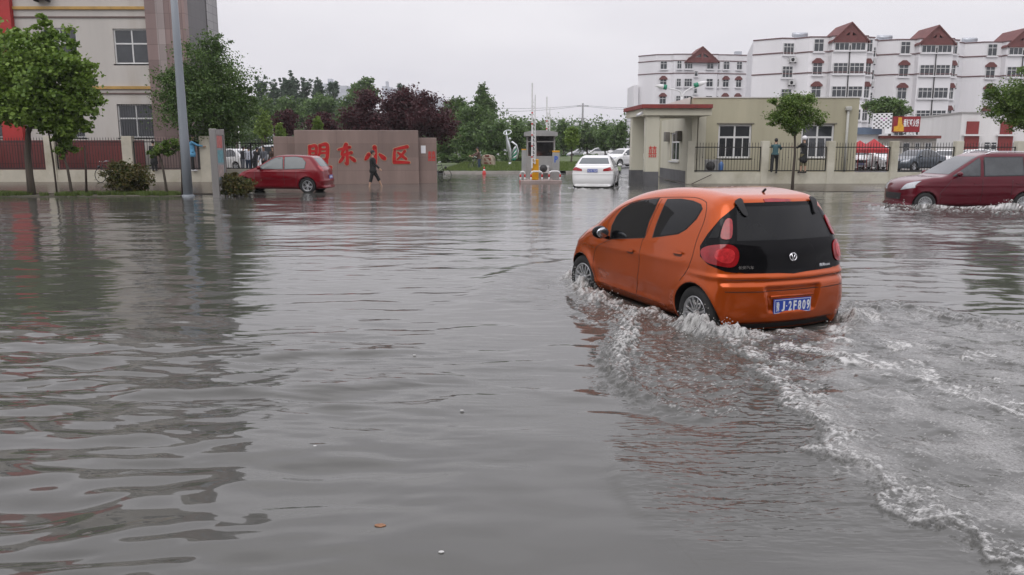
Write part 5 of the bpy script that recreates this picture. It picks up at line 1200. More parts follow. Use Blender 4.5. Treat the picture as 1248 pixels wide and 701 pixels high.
    b = mb(mat('camera_white', (.6, .6, .6), rough=.4, var=.05), True); b.tube([(ca.x-.1, ca.y+.0, cz+.1), (ca.x-.35, ca.y-.25, cz-.02)], .06, 10); b.build('security_camera', q)
    # things between railings and building
    b = mb(mat('ac_grey', (.28, .28, .27), rough=.6, var=.1)); b.bev(-.42, .42, -.16, .16, 0, .62, .03); b.use(mat('fan_grille', (.06, .06, .06), rough=.7, var=.1)); b.tube([(-.12, -.165, .31), (-.12, -.175, .31)], .22, 20); b.build('air_conditioner', loc=(X(868, 38.6), 38.6, .5), label='outdoor air-conditioning unit behind the railing under the first large window', cat='air conditioner')
    b = mb(mat('water_barrel', (.05, .16, .42), rough=.3, var=.2, scale=6, coat=.5)); b.lathe([(.12, 0), (.13, .04), (.13, .32), (.07, .42), (.03, .44), (.03, .5)], 14); b.build('water_bottle', loc=(X(878.5, 38.5), 38.5, .6), label='blue water bottle beside the air-conditioning unit behind the railing', cat='bottle')
guard_house()
# ------------------------------------------------------------------ apartment blocks
apt_w = mat('white_block_tile', (.70, .69, .70), rough=.7, var=.05, scale=.25, dirt=(.55, .54, .53), streak=True)
apt_band = mat('brown_red_band', (.12, .06, .06), rough=.8, var=.15)
apt_roof = mat('red_gable_roof', (.13, .042, .038), rough=.8, var=.25, scale=1.5)
aglass = glassmat('apartment_glass', (.025, .03, .036), rough=.12)
def win_mesh(w, h, arch=False, cols=3, dark_arch=True):
    b = mb(aglass); b.box(-w/2, w/2, -.02, .0, 0, h); b.use(frame_w)
    f = .06
    b.box(-w/2, w/2, -.08, -.021, 0, f); b.box(-w/2, -w/2+f, -.08, -.021, f, h); b.box(w/2-f, w/2, -.08, -.021, f, h); b.box(-w/2+f, w/2-f, -.075, -.021, h*.66, h*.66+f); b.box(-w/2+f, w/2-f, -.08, -.021, h-f*.6, h)
    for i in range(1, cols): x = -w/2+w*i/cols; b.box(x-f*.4, x+f*.4, -.07, -.021, f, h*.66); b.box(x-f*.4, x+f*.4, -.07, -.021, h*.66+f, h-f*.6)
    b.use(apt_w); b.box(-w/2-.15, w/2+.15, -.25, -.022, -.18, -.03)
    if arch == 'hood':
        b.use(apt_roof if dark_arch else apt_w); b.prism([(-w/2-.12, h-.1), (-w/2-.12, h+.12), (-.25, h+.55), (.25, h+.55), (w/2+.12, h+.12), (w/2+.12, h-.1)], -.22, -.022)
    return b.mesh('window')
def block(name, label, Yf, x0, segs, storeys, hs, zroof, yaw=0., bays=(), win=None, pivot=None, plinth=0, bandz=(.0, 1.9, 4.6), depth=12, gcut=.85):
    """segs: list of (x, y) front outline from left to right in metres (y back from the front)"""
    e = empty(name, (x0, Yf, 0), yaw, label=label, cat='apartment block')
    b = mb(apt_w); xs = [s[0] for s in segs]; bx_ = segs[0][0]+x0*(depth-segs[0][1])/(Yf+segs[0][1])*.5+1.5; P = segs+[(segs[-1][0], depth), (bx_, depth)]
    b.prism(P, 0, zroof, 'z'); b.build('wall', e)
    t = mb(apt_band)
    for dz in bandz:
        zz = zroof-dz
        for (a, c) in zip(segs[:-1], segs[1:]):
            d = Vector((c[0]-a[0], c[1]-a[1])); l_ = d.length; th = math.atan2(d.y, d.x); M = Matrix.Translation((a[0], a[1], zz)) @ Matrix.Rotation(th, 4, 'Z')
            t.box(-.05, l_+.05, -.08, -.002, -.075, .075, M)
        pass
    t.build('cornice_band', e)
    return e
WM = {}
def put_win(e, x, z, y, w, h, arch=None, cols=3, th=0., count=[0]):
    k = (round(w, 1), round(h, 1), arch, cols)
    if k not in WM: WM[k] = win_mesh(k[0], k[1], arch, cols)
    o = bpy.data.objects.new('window', WM[k]); C.objects.link(o); o.parent = e; o.location = (x, y, z); o.rotation_euler = (0, 0, th)
def ac(e, x, z, y, th=0.):
    if 'ac' not in WM:
        b = mb(mat('ac_case', (.5, .5, .49), rough=.5, var=.1)); b.bev(-.45, .45, -.4, 0, 0, .65, .03); b.use(black); b.tube([(-.1, -.401, .33), (-.1, -.42, .33)], .24, 14); b.use(iron); b.box(-.4, -.35, -.4, .0, -.15, -.0); b.box(.35, .4, -.4, 0, -.15, -.0); WM['ac'] = b.mesh('air_conditioner')
    o = bpy.data.objects.new('air_conditioner', WM['ac']); C.objects.link(o); o.parent = e; o.location = (x, y, z); o.rotation_euler = (0, 0, th)
def gable(e, x, y, w, z, h, d=5.):
    b = mb(apt_roof)
    # pierced pediment: two triangles framing openings
    b.prism([(x-w/2-.6, z), (x+w/2+.6, z), (x+w/2+.2, z+.9), (x-w/2-.2, z+.9)], y-.5, y+.2)
    b.prism([(x-w/2-.35, z+.8), (x-w*.20, z+.8), (x-w*.20, z+h*.62), (x, z+h)], y-.5, y-.1) if False else None
    b.prism([(x-w/2-.6, z+.3), (x-w/2+.9, z+.9), (x, z+h-1.0), (x, z+h)], y-.48, y-.02); b.prism([(x, z+h), (x, z+h-1.0), (x+w/2-.9, z+.9), (x+w/2+.6, z+.3)], y-.48, y-.02)
    for xx in (x-.18*w, x, x+.18*w): b.box(xx-.2, xx+.2, y-.46, y-.04, z+.9, z+h-1.0-abs(xx-x)*1.2)
    b.box(x-.25*w, x+.25*w, y-.45, y-.05, z+h*.62, z+h*.62+.25)
    for sg in (-1, 1):   # roof slopes running back
        b.add([(x, y-.6, z+h+.12), (x, y+d, z+h+.12), (x+sg*(w/2+.9), y+d, z+.15), (x+sg*(w/2+.9), y-.6, z+.15), (x, y-.6, z+h-.08), (x, y+d, z+h-.08), (x+sg*(w/2+.9), y+d, z-.05), (x+sg*(w/2+.9), y-.6, z-.05)],
              [(0, 1, 2, 3), (7, 6, 5, 4), (0, 3, 7, 4), (1, 5, 6, 2), (3, 2, 6, 7)] if sg < 0 else [(3, 2, 1, 0), (4, 5, 6, 7), (4, 7, 3, 0), (2, 6, 5, 1), (7, 6, 2, 3)])
    o = b.build('gable', e); k_ = mb(mat('gable_shadow_wall', (.07, .03, .03), rough=.9, var=.1)); k_.prism([(x-w*.30, z+.9), (x+w*.30, z+.9), (x, z+h*.75)], y+1.6, y+2.2); k_.build('roof_room', o)  # roof room wall coloured dark for the shade behind the pierced gable
def apartments():
    HS = 3.0
    # main terrace: units step forward and back; facade recedes a little to the right
    Y0 = 110.; ux = lambda px_, Y=Y0: X(px_, Y, 100)
    x0 = ux(917, Y0+3); unit = 12.15; zr = Z(45.5, Y0)
    o = x0; segs = [(0, 2.6), (ux(962)-o-1.8, .2)]
    xa = ux(984)-o
    # list of unit origins: px of gable centres 1028, 1130, 1232 ...
    gx = [ux(1028)-o, ux(1130, Y0+3)-o, ux(1232, Y0+6)-o, ux(1334, Y0+9)-o]
    segs = [(0, 3.4), (ux(953)-o, .9), (ux(971)-o, 1.2), (ux(983)-o, -.3)]
    for i, g in enumerate(gx):
        yb = i*2.6-.0
        if i: segs += [(g-7.0, yb+.9), (g-4.9, yb-.3)]
        segs += [(g-2.35, yb-.35), (g-2.3, yb-1.3), (g+2.3, yb-1.3), (g+2.35, yb-.3), (g+3.9, yb+.3), (g+4.1, yb+2.4), (g+5.2, yb+2.6)]
    e = block('apartment_block', 'long white apartment terrace with red gables at the upper right', Y0, x0, segs, 6, HS, zr, depth=20)
    def yat(x):
        for a, c in zip(segs[:-1], segs[1:]):
            if a[0] <= x <= c[0]: t = (x-a[0])/max(c[0]-a[0], 1e-6); return a[1]+(c[1]-a[1])*t, math.atan2(c[1]-a[1], c[0]-a[0])
        return segs[-1][1], 0
    top = Z(62, Y0)   # sill of the top row
    for fl in range(6):
        z = top-.15-fl*HS+(0 if fl else 0)
        if z < .5: break
        arch = 'hood' if fl >= 1 else None
        y, th = yat(ux(962)-o); put_win(e, ux(962)-o, z-.25, y-.02, 1.5, 1.5, None, 3, th)
        if fl < 5: ac(e, ux(965)-o+.2, z-1.25, y-.1, th)
        for i, g in enumerate(gx):
            dz = 0
            y, th = yat(g-3.55); put_win(e, g-3.75, z+dz, y-.02, 1.3, 1.55, arch, 2, th)
            for s_ in (-1.08, 1.08): put_win(e, g+s_, z+dz+.05, i*2.6-1.34, 1.95, 1.45, 'seg' if fl == 1 else None, 3)
            y, th = yat(g+3.1); put_win(e, g+3.1, z+dz, y-.02, 1.0, 1.6, arch, 2, th)
            y, th = yat(g+4.65); put_win(e, g+4.65, z-.4, y-.02, .95, 1.3, None, 2, 0); 
            if fl < 5: ac(e, g+4.6, z-1.35, y-.1)
    for i, g in enumerate(gx):
        gable(e, g, i*2.6-1.0, 3.3, zr-.85, 2.5)
        b = mb(iron); 
        for dx in (-.0,): b.tube([(g+dx, i*2.6-1.40, 0), (g+dx, i*2.6-1.40, zr-1.2)], .07, 6)
        b.build('drain_pipe', e)
        b = mb(mat('solar_tank', (.4, .42, .45), rough=.3, metal=.6, var=.1)); b.tube([(g-6.2, i*2.6+3, zr+.7), (g-4.2, i*2.6+3, zr+.7)], .32, 10); b.box(g-6.1, g-4.3, i*2.6+2.6, i*2.6+2.7, zr, zr+.45)
        b.build('roof_tank', e)
    # smaller block behind on the left
    Y1 = 148.; x1 = X(775, Y1, 100); o1 = x1; ux1 = lambda p: X(p, Y1, 80)-o1; zr1 = Z(66.5, Y1)
    segs1 = [(ux1(781), 2.8), (ux1(800), .2), (ux1(819), 0), (ux1(821), -.5), (ux1(833), -.6), (ux1(874), -.2), (ux1(876), .3), (ux1(884), .4), (ux1(918), 1.4)]
    e = block('apartment_block', 'white apartment block with one red gable behind the guardhouse canopy', Y1, x1, segs1, 6, HS, zr1, depth=14, bandz=(0, 1.1, 3.3))
    rows = [Z(84.5, Y1)-HS*k for k in range(6)]
    for r_, z in enumerate(rows):
        if z < .6: break
        for px_, w, hood, y in ((809, 1.2, 1, .12), (827, .75, 0, -.6), (838.5, 1.4, 0, -.58), (865, 1.25, 0, -.3), (875.5, .6, 0, .25), (886, 1.15, 1, .4), (902.5, 1.15, 1, .95)):
            put_win(e, ux1(px_), z-(0 if not r_ else .1), y-.06, w, 1.35, 'hood' if (hood and r_) else None, 3 if w > 1.3 else 2)
        put_win(e, ux1(848), z-1.3, -.55, .6, .9, None, 1)
    gable(e, ux1(854), -.6, 4.4, zr1-1.5, 2.7)
    b = mb(apt_w); b.box(ux1(775), ux1(781)-.01, 2, 10, 0, Z(103, Y1)); b.build('annex', e)
    b = mb(MATS['solar_tank']); b.box(ux1(901), ux1(909), 3, 4, zr1+.2, zr1+.9); b.build('roof_tank', e)
apartments()
def towers():
    m_ = tiles('tower_face', (.50, .52, .56), (.22, .25, .32), 3.0, 3.0, rough=.8)
    for (pa, pb, top, Y_, lb) in ((392, 424, 102, 620, 'pale tower block far behind the poplars'), (466, 482, 105, 640, 'pale slab block right of the tall green tree on the skyline'), (498, 540, 117, 600, 'low pale block on the skyline above the plum trees')):
        b = mb(m_); w = X(pb, Y_, 120)-X(pa, Y_, 120); b.box(0, w*.45, 0, 20, 0, Z(top, Y_)); b.box(w*.45, w*.6, 3, 20, 0, Z(top, Y_)-3); b.box(w*.6, w, 0, 20, 0, Z(top, Y_)-1.5); b.box(w*.2, w*.35, 5, 12, Z(top, Y_), Z(top, Y_)+4)
        b.build('tower_block', loc=(X(pa, Y_, 120), Y_, 0), label=lb, cat='tower block')
towers()
# ------------------------------------------------------------------ shops and yard on the right
def right_yard():
    wh = mat('white_shop_wall', (.62, .61, .60), rough=.8, var=.07, scale=.5, streak=True, dirt=(.5, .48, .45)); rd = mat('red_shutter', (.20, .022, .02), rough=.5, var=.12, scale=2)
    Y0 = 72.; x = lambda p, Y=Y0: X(p, Y, 165)
    e = empty('white_shop', (x(1170), Y0, 0), label='white flat-roofed building with tall dark red shutters at the right', cat='building'); o = x(1170)
    b = mb(wh); b.prism([(0, 0), (x(1262)-o, 1.), (x(1262)-o, 14), (x(1134, 80)-o, 12), (x(1134, 80)-o, 8)], 0, Z(138.5, Y0), 'z'); b.build('wall', e)
    b = mb(mat('roof_trim', (.30, .29, .28), rough=.8, var=.1)); b.prism([(-.1, -.1), (x(1262)-o, .9), (x(1262)-o, 14), (x(1134, 80)-o-.1, 12), (x(1134, 80)-o-.1, 7.9)], Z(138.5, Y0)+.003, Z(138.5, Y0)+.15, 'z'); b.build('roof_edge', e)
    for (pa, pb) in ((1176, 1193.5), (1221.5, 1239)):
        xa, xb = x(pa)-o, x(pb)-o; y_ = xa/(x(1262)-o)*1.0
        s = mb(rd); s.box(xa, xb, y_-.10, y_+.3, .2, Z(166, Y0)); s.box(xa+.1, xb-.1, y_-.08, y_+.3, Z(163.5, Y0), Z(148, Y0))
        for k in range(14): z = .3+k*.16; s.box(xa+.02, xb-.02, y_-.12, y_-.101, z, z+.05)
        sh = s.build('shutter', e); s = mb(wh); s.box(xa-.25, xb+.25, y_-.4, y_, Z(165.8, Y0), Z(163.8, Y0)); s.build('lintel', e)
    for pa in (1203, 1211): xa = x(pa)-o; window(e, xa, xa+.55, Z(183, Y0), Z(173, Y0), .3, nx=1)
    # row of low shops
    Y1 = 66.; x = lambda p: X(p, Y1, 165)
    e = empty('low_shop', (x(1072), Y1, 0), label='low shop with brown roof edge under the red signboard', cat='building'); o = x(1072)
    wl = mat('shop_wall', (.42, .40, .36), rough=.8, var=.1); b = mb(wl); b.box(0, x(1142)-o, 0, 8, 0, Z(169, Y1)); b.build('wall', e)
    b = mb(mat('brown_roof', (.16, .045, .035), rough=.8, var=.15)); b.box(-.1, x(1142)-o+.1, -.5, 8, Z(169, Y1)+.003, Z(165.5, Y1)); b.build('roof_edge', e)
    for pa, pb in ((1086, 1095), (1101, 1110), (1116, 1122), (1128, 1136)): window(e, x(pa)-o, x(pb)-o, .9, Z(174, Y1), -.03, nx=2)
    e = empty('low_shop', (x(1040), Y1, 0), label='small white shop with slate blue roof beside the yellow building', cat='building'); o = x(1040)
    b = mb(wh); b.box(0, x(1071)-o, 0, 8, 0, Z(164, Y1)); b.build('wall', e); b = mb(mat('blue_roof', (.10, .14, .20), rough=.6, var=.12)); b.box(-.1, x(1071)-o+.05, -.4, 8, Z(164, Y1)+.003, Z(155.5, Y1)); b.build('roof', e)
    window(e, x(1045)-o, x(1052)-o, .9, Z(174, Y1), -.03)
    # red signboard with yellow emblem field and white lettering
    Ys = 65.; x = lambda p: X(p, Ys, 150)
    e = empty('shop_signboard', (x(1089), Ys, 0), label='dark red shop signboard with yellow panel and pale lettering', cat='signboard'); w = x(1121.5)-x(1089); za, zb = Z(161, Ys), Z(142, Ys)
    b = mb(mat('sign_red', (.24, .010, .014), rough=.4, var=.12, scale=3)); b.box(0, w, 0, .25, za, zb); b.build('panel', e)
    yl = mat('sign_yellow', (.62, .33, .02), rough=.4, var=.2, scale=5); b = mb(yl); b.prism([(.05, za+.05), (.85, za+.05), (.85, za+.45), (.70, za+.62), (.62, za+1.15), (.36, za+1.15), (.34, za+.5), (.05, za+.42)], -.02, -.004); b.build('emblem', e)
    b = MB(); text_add(b, '香辣虾火锅', .5, Matrix.Translation((w*.66, -.02, za+.72)) @ REAR, white_paintm, bold=.012, fit=(w*.58, .62)); b.build('lettering', e)
    b = MB(); text_add(b, '欢迎光临', .3, Matrix.Translation((w*.62, -.02, za-.12)) @ REAR, white_paintm, bold=.015, fit=(w*.5, .22)); b.use(iron); b.box(w*.3, w*.95, .0, .04, za-.22, za-.003); b.build('lower_lettering', e)
    e = empty('patterned_signboard', (x(1064), Ys, 0), label='black and white chequered signboard left of the red one', cat='signboard'); w = x(1087)-x(1064); za, zb = Z(163, Ys), Z(138.5, Ys)
    b = mb(white_paintm); b.prism([(0, Z(157, Ys)), (w*.65, Z(157, Ys)), (w*.66, za), (w, za), (w, zb+.05), (0, zb)], 0, .15); b.build('panel', e)
    b = mb(black); pk = mat('sign_purple', (.30, .06, .25), rough=.5, var=.1)
    for i in range(8):
        for j in range(8):
            if (i+j) % 2 == 0:
                xx = w*(i+.12)/8; zz = Z(157, Ys)+(zb-Z(157, Ys))*(j+.15)/8; b.use(pk if (i in (3, 4, 5) and j in (4, 5)) else black); b.bev(xx, xx+w/8*.8, -.012, -.003, zz, zz+(zb-Z(157, Ys))/8*.7, .003)
    b.build('pattern', e)
    # red canopies
    for px_, pk_, hw, Y_, lb in ((1063, 170, 13, 57, 'red peaked canopy tent behind the railings'), (1046, 172, 12, 59, 'red canopy tent half hidden by the yellow building')):
        e = empty('canopy_tent', (X(px_, Y_), Y_, .05), label=lb, cat='canopy', group='red canopies behind the railings'); h = hw*Y_/F; z0, z1 = Z(183, Y_), Z(pk_, Y_)
        b = mb(mat('red_canvas', (.36, .02, .025), rough=.7, var=.12, scale=3)); b.add([(-h, -h, z0), (h, -h, z0), (h, h, z0), (-h, h, z0), (0, 0, z1), (-h, -h, z0-.25), (h, -h, z0-.25), (h, h, z0-.25), (-h, h, z0-.25)], [(0, 1, 4), (1, 2, 4), (2, 3, 4), (3, 0, 4), (0, 5, 6, 1), (1, 6, 7, 2), (2, 7, 8, 3), (3, 8, 5, 0)]); b.build('roof', e)
        for sx_ in (-1, 1):
            for sy_ in (-1, 1): p = mb(mat('red_pole', (.25, .02, .02), rough=.5, var=.05)); p.tube([(sx_*h*.95, sy_*h*.95, 0), (sx_*h*.95, sy_*h*.95, z0)], .03, 6); p.build('leg', e)
right_yard()
# ------------------------------------------------------------------ street furniture
polem = mat('pole_grey_paint', (.23, .255, .28), rough=.45, var=.08, scale=1.5, streak=True)
def furniture():
    Y_ = 28.4; b = mb(polem); z1 = 9.5; x0 = X(229.5, Y_, 240)
    e = empty('lamp_pole', (x0, Y_, 0), label='tall grey steel lamp pole rising out of the top of the picture', cat='lamp pole')
    b.tube([(0, 0, -.25), (.0, 0, 2), (-.01, 0, 5), (-.02, 0, 9.5)], [.165, .155, .13, .095], 20); b.build('shaft', e)
    b = mb(polem); b.lathe([(.21, -.25), (.21, .03), (.18, .05)], 18); b.build('base_flange', e)
    b = mb(polem); b.tube([(-.02, 0, 9.5), (.2, -.3, 9.9), (1.0, -1.4, 10.2)], [.07, .06, .05], 8); b.build('arm', e)
    b = mb(polem, True); b.ball((1.25, -1.75, 10.2), .5, 12, (.5, .9, .2)); b.build('lamp_head', e)
    # stainless notice board on the verge, seen nearly edge on
    Y_ = 27.6; ss = mat('brushed_steel', (.30, .29, .28), rough=.4, metal=.5, var=.15, scale=3, streak=True)
    e = empty('information_board', (X(262, Y_, 200), Y_, 0), R(94), label='narrow steel signboard with posters, seen nearly edge on beside the low shrub', cat='signboard')
    zt, zb = Z(157, Y_), -.25; w = .85
    b = mb(ss)
    b.bev(-.10, .0, -.11, .11, zb, zt, .01); b.bev(w, w+.10, -.11, .11, zb, zt, .01); b.box(0, w, -.10, .10, zt-.2, zt-.01); b.box(0, w, -.10, .10, .45, .60); b.build('board_frame', e)
    b = mb(mat('poster_back', (.22, .28, .30), rough=.3, var=.3, scale=3)); b.box(0.001, w-.001, -.07, .07, .601, zt-.201); o = b.build('display_panel', e)
    for i, (c, n_) in enumerate((((.36, .30, .28), 'poster_buff'), ((.10, .30, .34), 'poster_teal'), ((.40, .12, .11), 'poster_red'))):
        p = mb(mat(n_, c, rough=.35, var=.35, scale=8)); z = .68+.5*i
        for s_ in (-1, 1): p.box(.08, w-.08, s_*.074-.003, s_*.074+.003, z, z+.42)
        p.build('poster', o)
    # barrier island
    Yb = 40.6; s = Yb/F; x = lambda p, Y=Yb: X(p, Y, 195)
    bm_ = mat('booth_grey', (.36, .36, .35), rough=.4, metal=.3, var=.1, scale=2); conc = mat('island_concrete', (.30, .24, .22), rough=.8, var=.2, scale=2)
    b = mb(conc); b.bev(x(634, 39), x(684, 39), 38.2, 43, -.28, .14, .03); b.build('traffic_island', kind='structure')
    e = empty('ticket_booth', (x(658), Yb, .14), label='small grey ticket booth with a curved roof between the raised barriers', cat='booth'); o = x(658); z0 = .14
    l, r_ = x(642)-o, x(676.5)-o; zw = Z(192, Yb)-z0; zt = Z(166, Yb)-z0; d = 1.9
    b = mb(bm_); b.box(l, r_, 0, d, 0, zw); b.build('lower_wall', e)
    b = mb(bm_); 
    for (a, c) in ((l, l+.07), (x(652.5)-o, x(654)-o), (r_-.08, r_)): b.box(a, c, .0, .08, zw+.003, zt)
    for (a, c) in ((l, l+.07), (r_-.07, r_)): b.box(a, c, d-.08, d, zw+.003, zt)
    b.box(l+.07, r_-.08, .0, .06, zt-.30, zt-.24); b.box(l+.07, r_-.08, .001, .07, zw+.003, zw+.07); b.build('frame', e)
    g = mb(glassmat('booth_glass', (.012, .013, .014), rough=.05)); g.box(l+.03, r_-.03, .03, .045, zw+.03, zt-.02); g.box(l+.03, l+.045, .09, d-.09, zw+.03, zt-.02); g.box(r_-.045, r_-.03, .09, d-.09, zw+.03, zt-.02); g.box(l+.05, r_-.05, d-.05, d-.04, zw+.03, zt-.02); g.build('window', e)
    b = mb(bm_, True); n = 9; P = []
    zr0, zr1 = zt+.003, Z(159, Yb)-z0; L_, R_ = x(639)-o, x(679)-o
    P = [(L_, zr0), (R_, zr0)]+[(R_-(R_-L_)*t, zr0+.10+(zr1-zr0-.10)*math.sin(math.pi*min(1, max(0, .5+(t-.5)*.8)))**.6) for t in np.linspace(0, 1, 14)]
    b.smooth = False; b.prism(P, -.35, d+.2, 'y'); b.build('roof', e)
    b = mb(frame_w); b.bev(x(657)-o, x(669)-o, -.40, -.05, .28, Z(202, Yb)-z0, .03); b.use(MATS['fan_grille']); cx = (x(657)+x(669))/2-o-.04; b.tube([(cx, -.401, .52), (cx, -.42, .52)], .19, 18); b.build('air_conditioner', loc=(o, Yb, z0), label='air-conditioning unit standing against the front of the ticket booth', cat='air conditioner')
    # barrier cabinets, hoops and raised arms
    yel = mat('barrier_yellow', (.62, .30, .008), rough=.4, var=.12, scale=3); wht = mat('barrier_white', (.66, .66, .65), rough=.45, var=.08); red_ = mat('barrier_red', (.50, .03, .025), rough=.45, var=.1)
    Y1 = 38.9; e = empty('barrier_gate', (X(652, Y1), Y1, .14), label='yellow barrier cabinet with the taller raised white lattice arm', cat='barrier'); o = X(652, Y1)
    b = mb(yel); b.bev(X(648, Y1)-o, X(656.5, Y1)-o, -.15, .2, 0, Z(194, Y1)-.14, .03); b.build('cabinet', e)
    def arm(e, xa, xb, z0, z1, lean):
        b = mb(wht); n = 16; wd = xb-xa
        b.box(xa, xa+.07, -.24, -.19, z0, z1); b.box(xb-.05, xb, -.24, -.19, z0+.2, z1-.55)
        for i in range(n): z = z0+.25+(z1-z0-1.0)*i/n; b.box(xa+.07, xb-.05, -.235, -.20, z, z+.035); b.add([(xa+.06, -.23, z+.03), (xa+.06, -.21, z+.03), (xb-.04, -.21, z+.22), (xb-.04, -.23, z+.22), (xa+.06, -.23, z+.0), (xa+.06, -.21, z+.0), (xb-.04, -.21, z+.19), (xb-.04, -.23, z+.19)], [(0, 1, 2, 3), (7, 6, 5, 4), (0, 3, 7, 4), (1, 5, 6, 2)])
        b.use(red_)
        for i in range(5): z = z0+.5+(z1-z0-1.4)*i/5; b.box(xa-.004, xa+.074, -.246, -.186, z, z+.07)
        return b.build('arm', e)
    arm(e, X(647.3, Y1)-o, X(652.5, Y1)-o, Z(205, Y1)-.14, Z(101.5, Y1)-.14, 0)
    Y2 = 43.; e = empty('barrier_gate', (X(668, Y2), Y2, .14), label='second barrier with a shorter-looking raised arm rising behind the booth roof', cat='barrier'); o2 = X(668, Y2)
    b = mb(yel); b.bev(-.2, .2, -.15, .2, 0, 1.1, .03); b.build('cabinet', e); arm(e, X(665, Y2)-o2, X(670, Y2)-o2, .8, Z(118, Y2)-.14, 0)
    e = empty('parking_machine', (X(677.5, Y1), Y1, .14), label='grey parking machine with yellow cap and blue letter P', cat='machine'); w = (X(682, Y1)-X(673.5, Y1))/2; zt = Z(186, Y1)-.14
    b = mb(bm_); b.bev(-w, w, -.15, .2, 0, zt, .02); b.build('cabinet', e); b = mb(yel); b.bev(-w-.01, w+.01, -.16, .21, zt+.003, zt+.09, .02); b.build('cap', e)
    b = MB(); text_add(b, 'P', .3, Matrix.Translation((0, -.155, zt-.32)) @ REAR, mat('p_blue', (.03, .12, .5), rough=.4, var=.05), bold=.01, fit=(.16, .30)); b.build('letter', e)
    e = empty('parking_machine', (X(638.5, Y1), Y1, .14), label='plain grey post cabinet left of the ticket booth', cat='machine'); zt = Z(183, Y1)-.14; w = (X(641.5, Y1)-X(636, Y1))/2
    b = mb(bm_); b.bev(-w, w, -.15, .2, 0, zt, .02); b.build('cabinet', e); b = mb(yel); b.bev(-w-.01, w+.01, -.16, .21, zt+.003, zt+.05, .01); b.build('cap', e)
    for c, lb in ((654, 'red and white guard hoop before the yellow barrier cabinet'), (676, 'red and white guard hoop before the parking machine'), (637, 'red and white guard hoop at the left end of the island')):
        Yh = 38.5; w = X(660.5, Yh)-X(647, Yh); w = w/2 if c != 637 else w/5; b = MB(); zt = Z(209, Yh)
        for zz, m_ in ((0, red_), (.14, wht), (.28, red_), (.42, wht)):
            for sg in (-1, 1): b.use(m_); b.tube([(sg*w, 0, zz), (sg*w, 0, min(zz+.14, zt-.1))], .04, 8)
        b.use(wht); b.tube([(-w, 0, zt-.12), (-w+.04, 0, zt-.03), (-w+.12, 0, zt), (w-.12, 0, zt), (w-.04, 0, zt-.03), (w, 0, zt-.12)], .04, 8); b.build('guard_hoop', loc=(X(c, Yh), Yh, .0), label=lb, cat='hoop', group='guard hoops on the island')
    # dancing figure sculpture
    Ys = 66.; s = Ys/F; st = mat('sculpture_steel', (.55, .57, .58), rough=.3, metal=.7, var=.1); gn = mat('sculpture_green', (.01, .20, .11), rough=.4, var=.1)
    e = empty('metal_sculpture', (X(623, Ys, 180), Ys, .2), label='silver and green abstract dancing figure holding a ring on the lawn', cat='sculpture'); o = X(623, Ys, 180)
    q = lambda a, c: (X(a, Ys, c)-o, 0, Z(c, Ys)-.2)
    b = mb(st, True); R0 = q(618.5, 161.5); b.tube([(R0[0]+4.5*s*math.cos(t), .2*math.sin(t), R0[2]+2.6*s*math.sin(t)+.8*s*math.cos(t)) for t in np.linspace(0, 2*math.pi, 24)], .045, 6); b.build('ring', e)
    b = mb(st, True); b.ball(q(621.3, 169.4), 1.7*s, 12); b.build('head', e)
    b = mb(st, True); b.tube([q(617, 160), q(617.5, 167), q(619, 174), q(620, 180), q(621.5, 186), q(622, 192), q(621.5, 199)], [.05, .08, .15, .18, .14, .12, .10], 8); b.tube([q(619.5, 174), q(624, 173), q(629, 177), q(631.5, 184), q(630, 192), q(627, 196)], [.06, .09, .09, .08, .07, .03], 8); b.build('figure', e)
    for k in range(6):
        a0 = q(623, 195-k*1.2); a1 = q(627, 194.5-k*2.6); a2 = q(631-k*.3, 191-k*3.); b = mb(gn if k % 2 == 0 else st, True); b.tube([a0, a1, a2], [.05, .11, .02], 6); b.build('feather', e)
    b = mb(st); b.tube([(q(621.5, 199)[0], 0, -.3), q(621.5, 198)], .12, 10); b.build('plinth', e)
    # inscribed boulder
    Yr = 64.; s = Yr/F; bm = bmesh.new(); bmesh.ops.create_icosphere(bm, subdivisions=4, radius=1); T = tile(128, 1.8, 44, lo=2)
    for v in bm.verts:
        c = v.co; d_ = 1+.10*float(samp(T, c.x*.4+c.z*.3, c.y*.4+c.z*.2, 2.)); v.co = Vector((np.sign(c.x)*abs(c.x)**.6*d_*8.5*s, np.sign(c.y)*abs(c.y)**.7*.5*d_, (np.sign(c.z)*abs(c.z)**.6*d_+.9)*8.*s))
    me = bpy.data.meshes.new('boulder'); bm.to_mesh(me); bm.free(); me.materials.append(mat('sandstone', (.30, .25, .19), rough=.9, var=.25, scale=2, bump=.5)); me.polygons.foreach_set('use_smooth', [True]*len(me.polygons))
    o_ = link('boulder', me, label='buff inscribed boulder standing on the lawn edge behind the man with the bicycle', cat='rock'); o_.location = (X(595, Yr), Yr, .1)
    b = mb(mat('boulder_text', (.16, .04, .03), rough=.8, var=.1)); b.box(-.28, .22, -.62, -.55, .55, .75); b.box(-.25, .1, -.62, -.55, .85, .98); b.box(-.3, .25, -.62, -.55, .3, .42); o2 = b.build('inscription', o_)
    # red traffic cone in the water
    Yc = gnd(590, 212.5).y; e = empty('traffic_cone', (X(590, Yc), Yc, 0), label='small red and white traffic cone in the water by the far kerb', cat='cone')
    b = mb(red_); b.lathe([(.14, -.1), (.12, .06), (.085, .22)], 14); b.lathe([(.06, .32), (.025, .48)], 12); b.build('cone', e); b = mb(wht); b.lathe([(.084, .221), (.061, .319)], 12); b.build('reflective_band', e)
    # twin-arm street lamp behind the yellow building
    Yl = 75.; e = empty('street_lamp', (X(831, Yl, 118), Yl, 0), label='white twin-armed street lamp with green-banded heads above the guardhouse roof', cat='street lamp'); o = X(831, Yl, 118); q = lambda a, c: Vector((X(a, Yl, c)-o, 0, Z(c, Yl)))
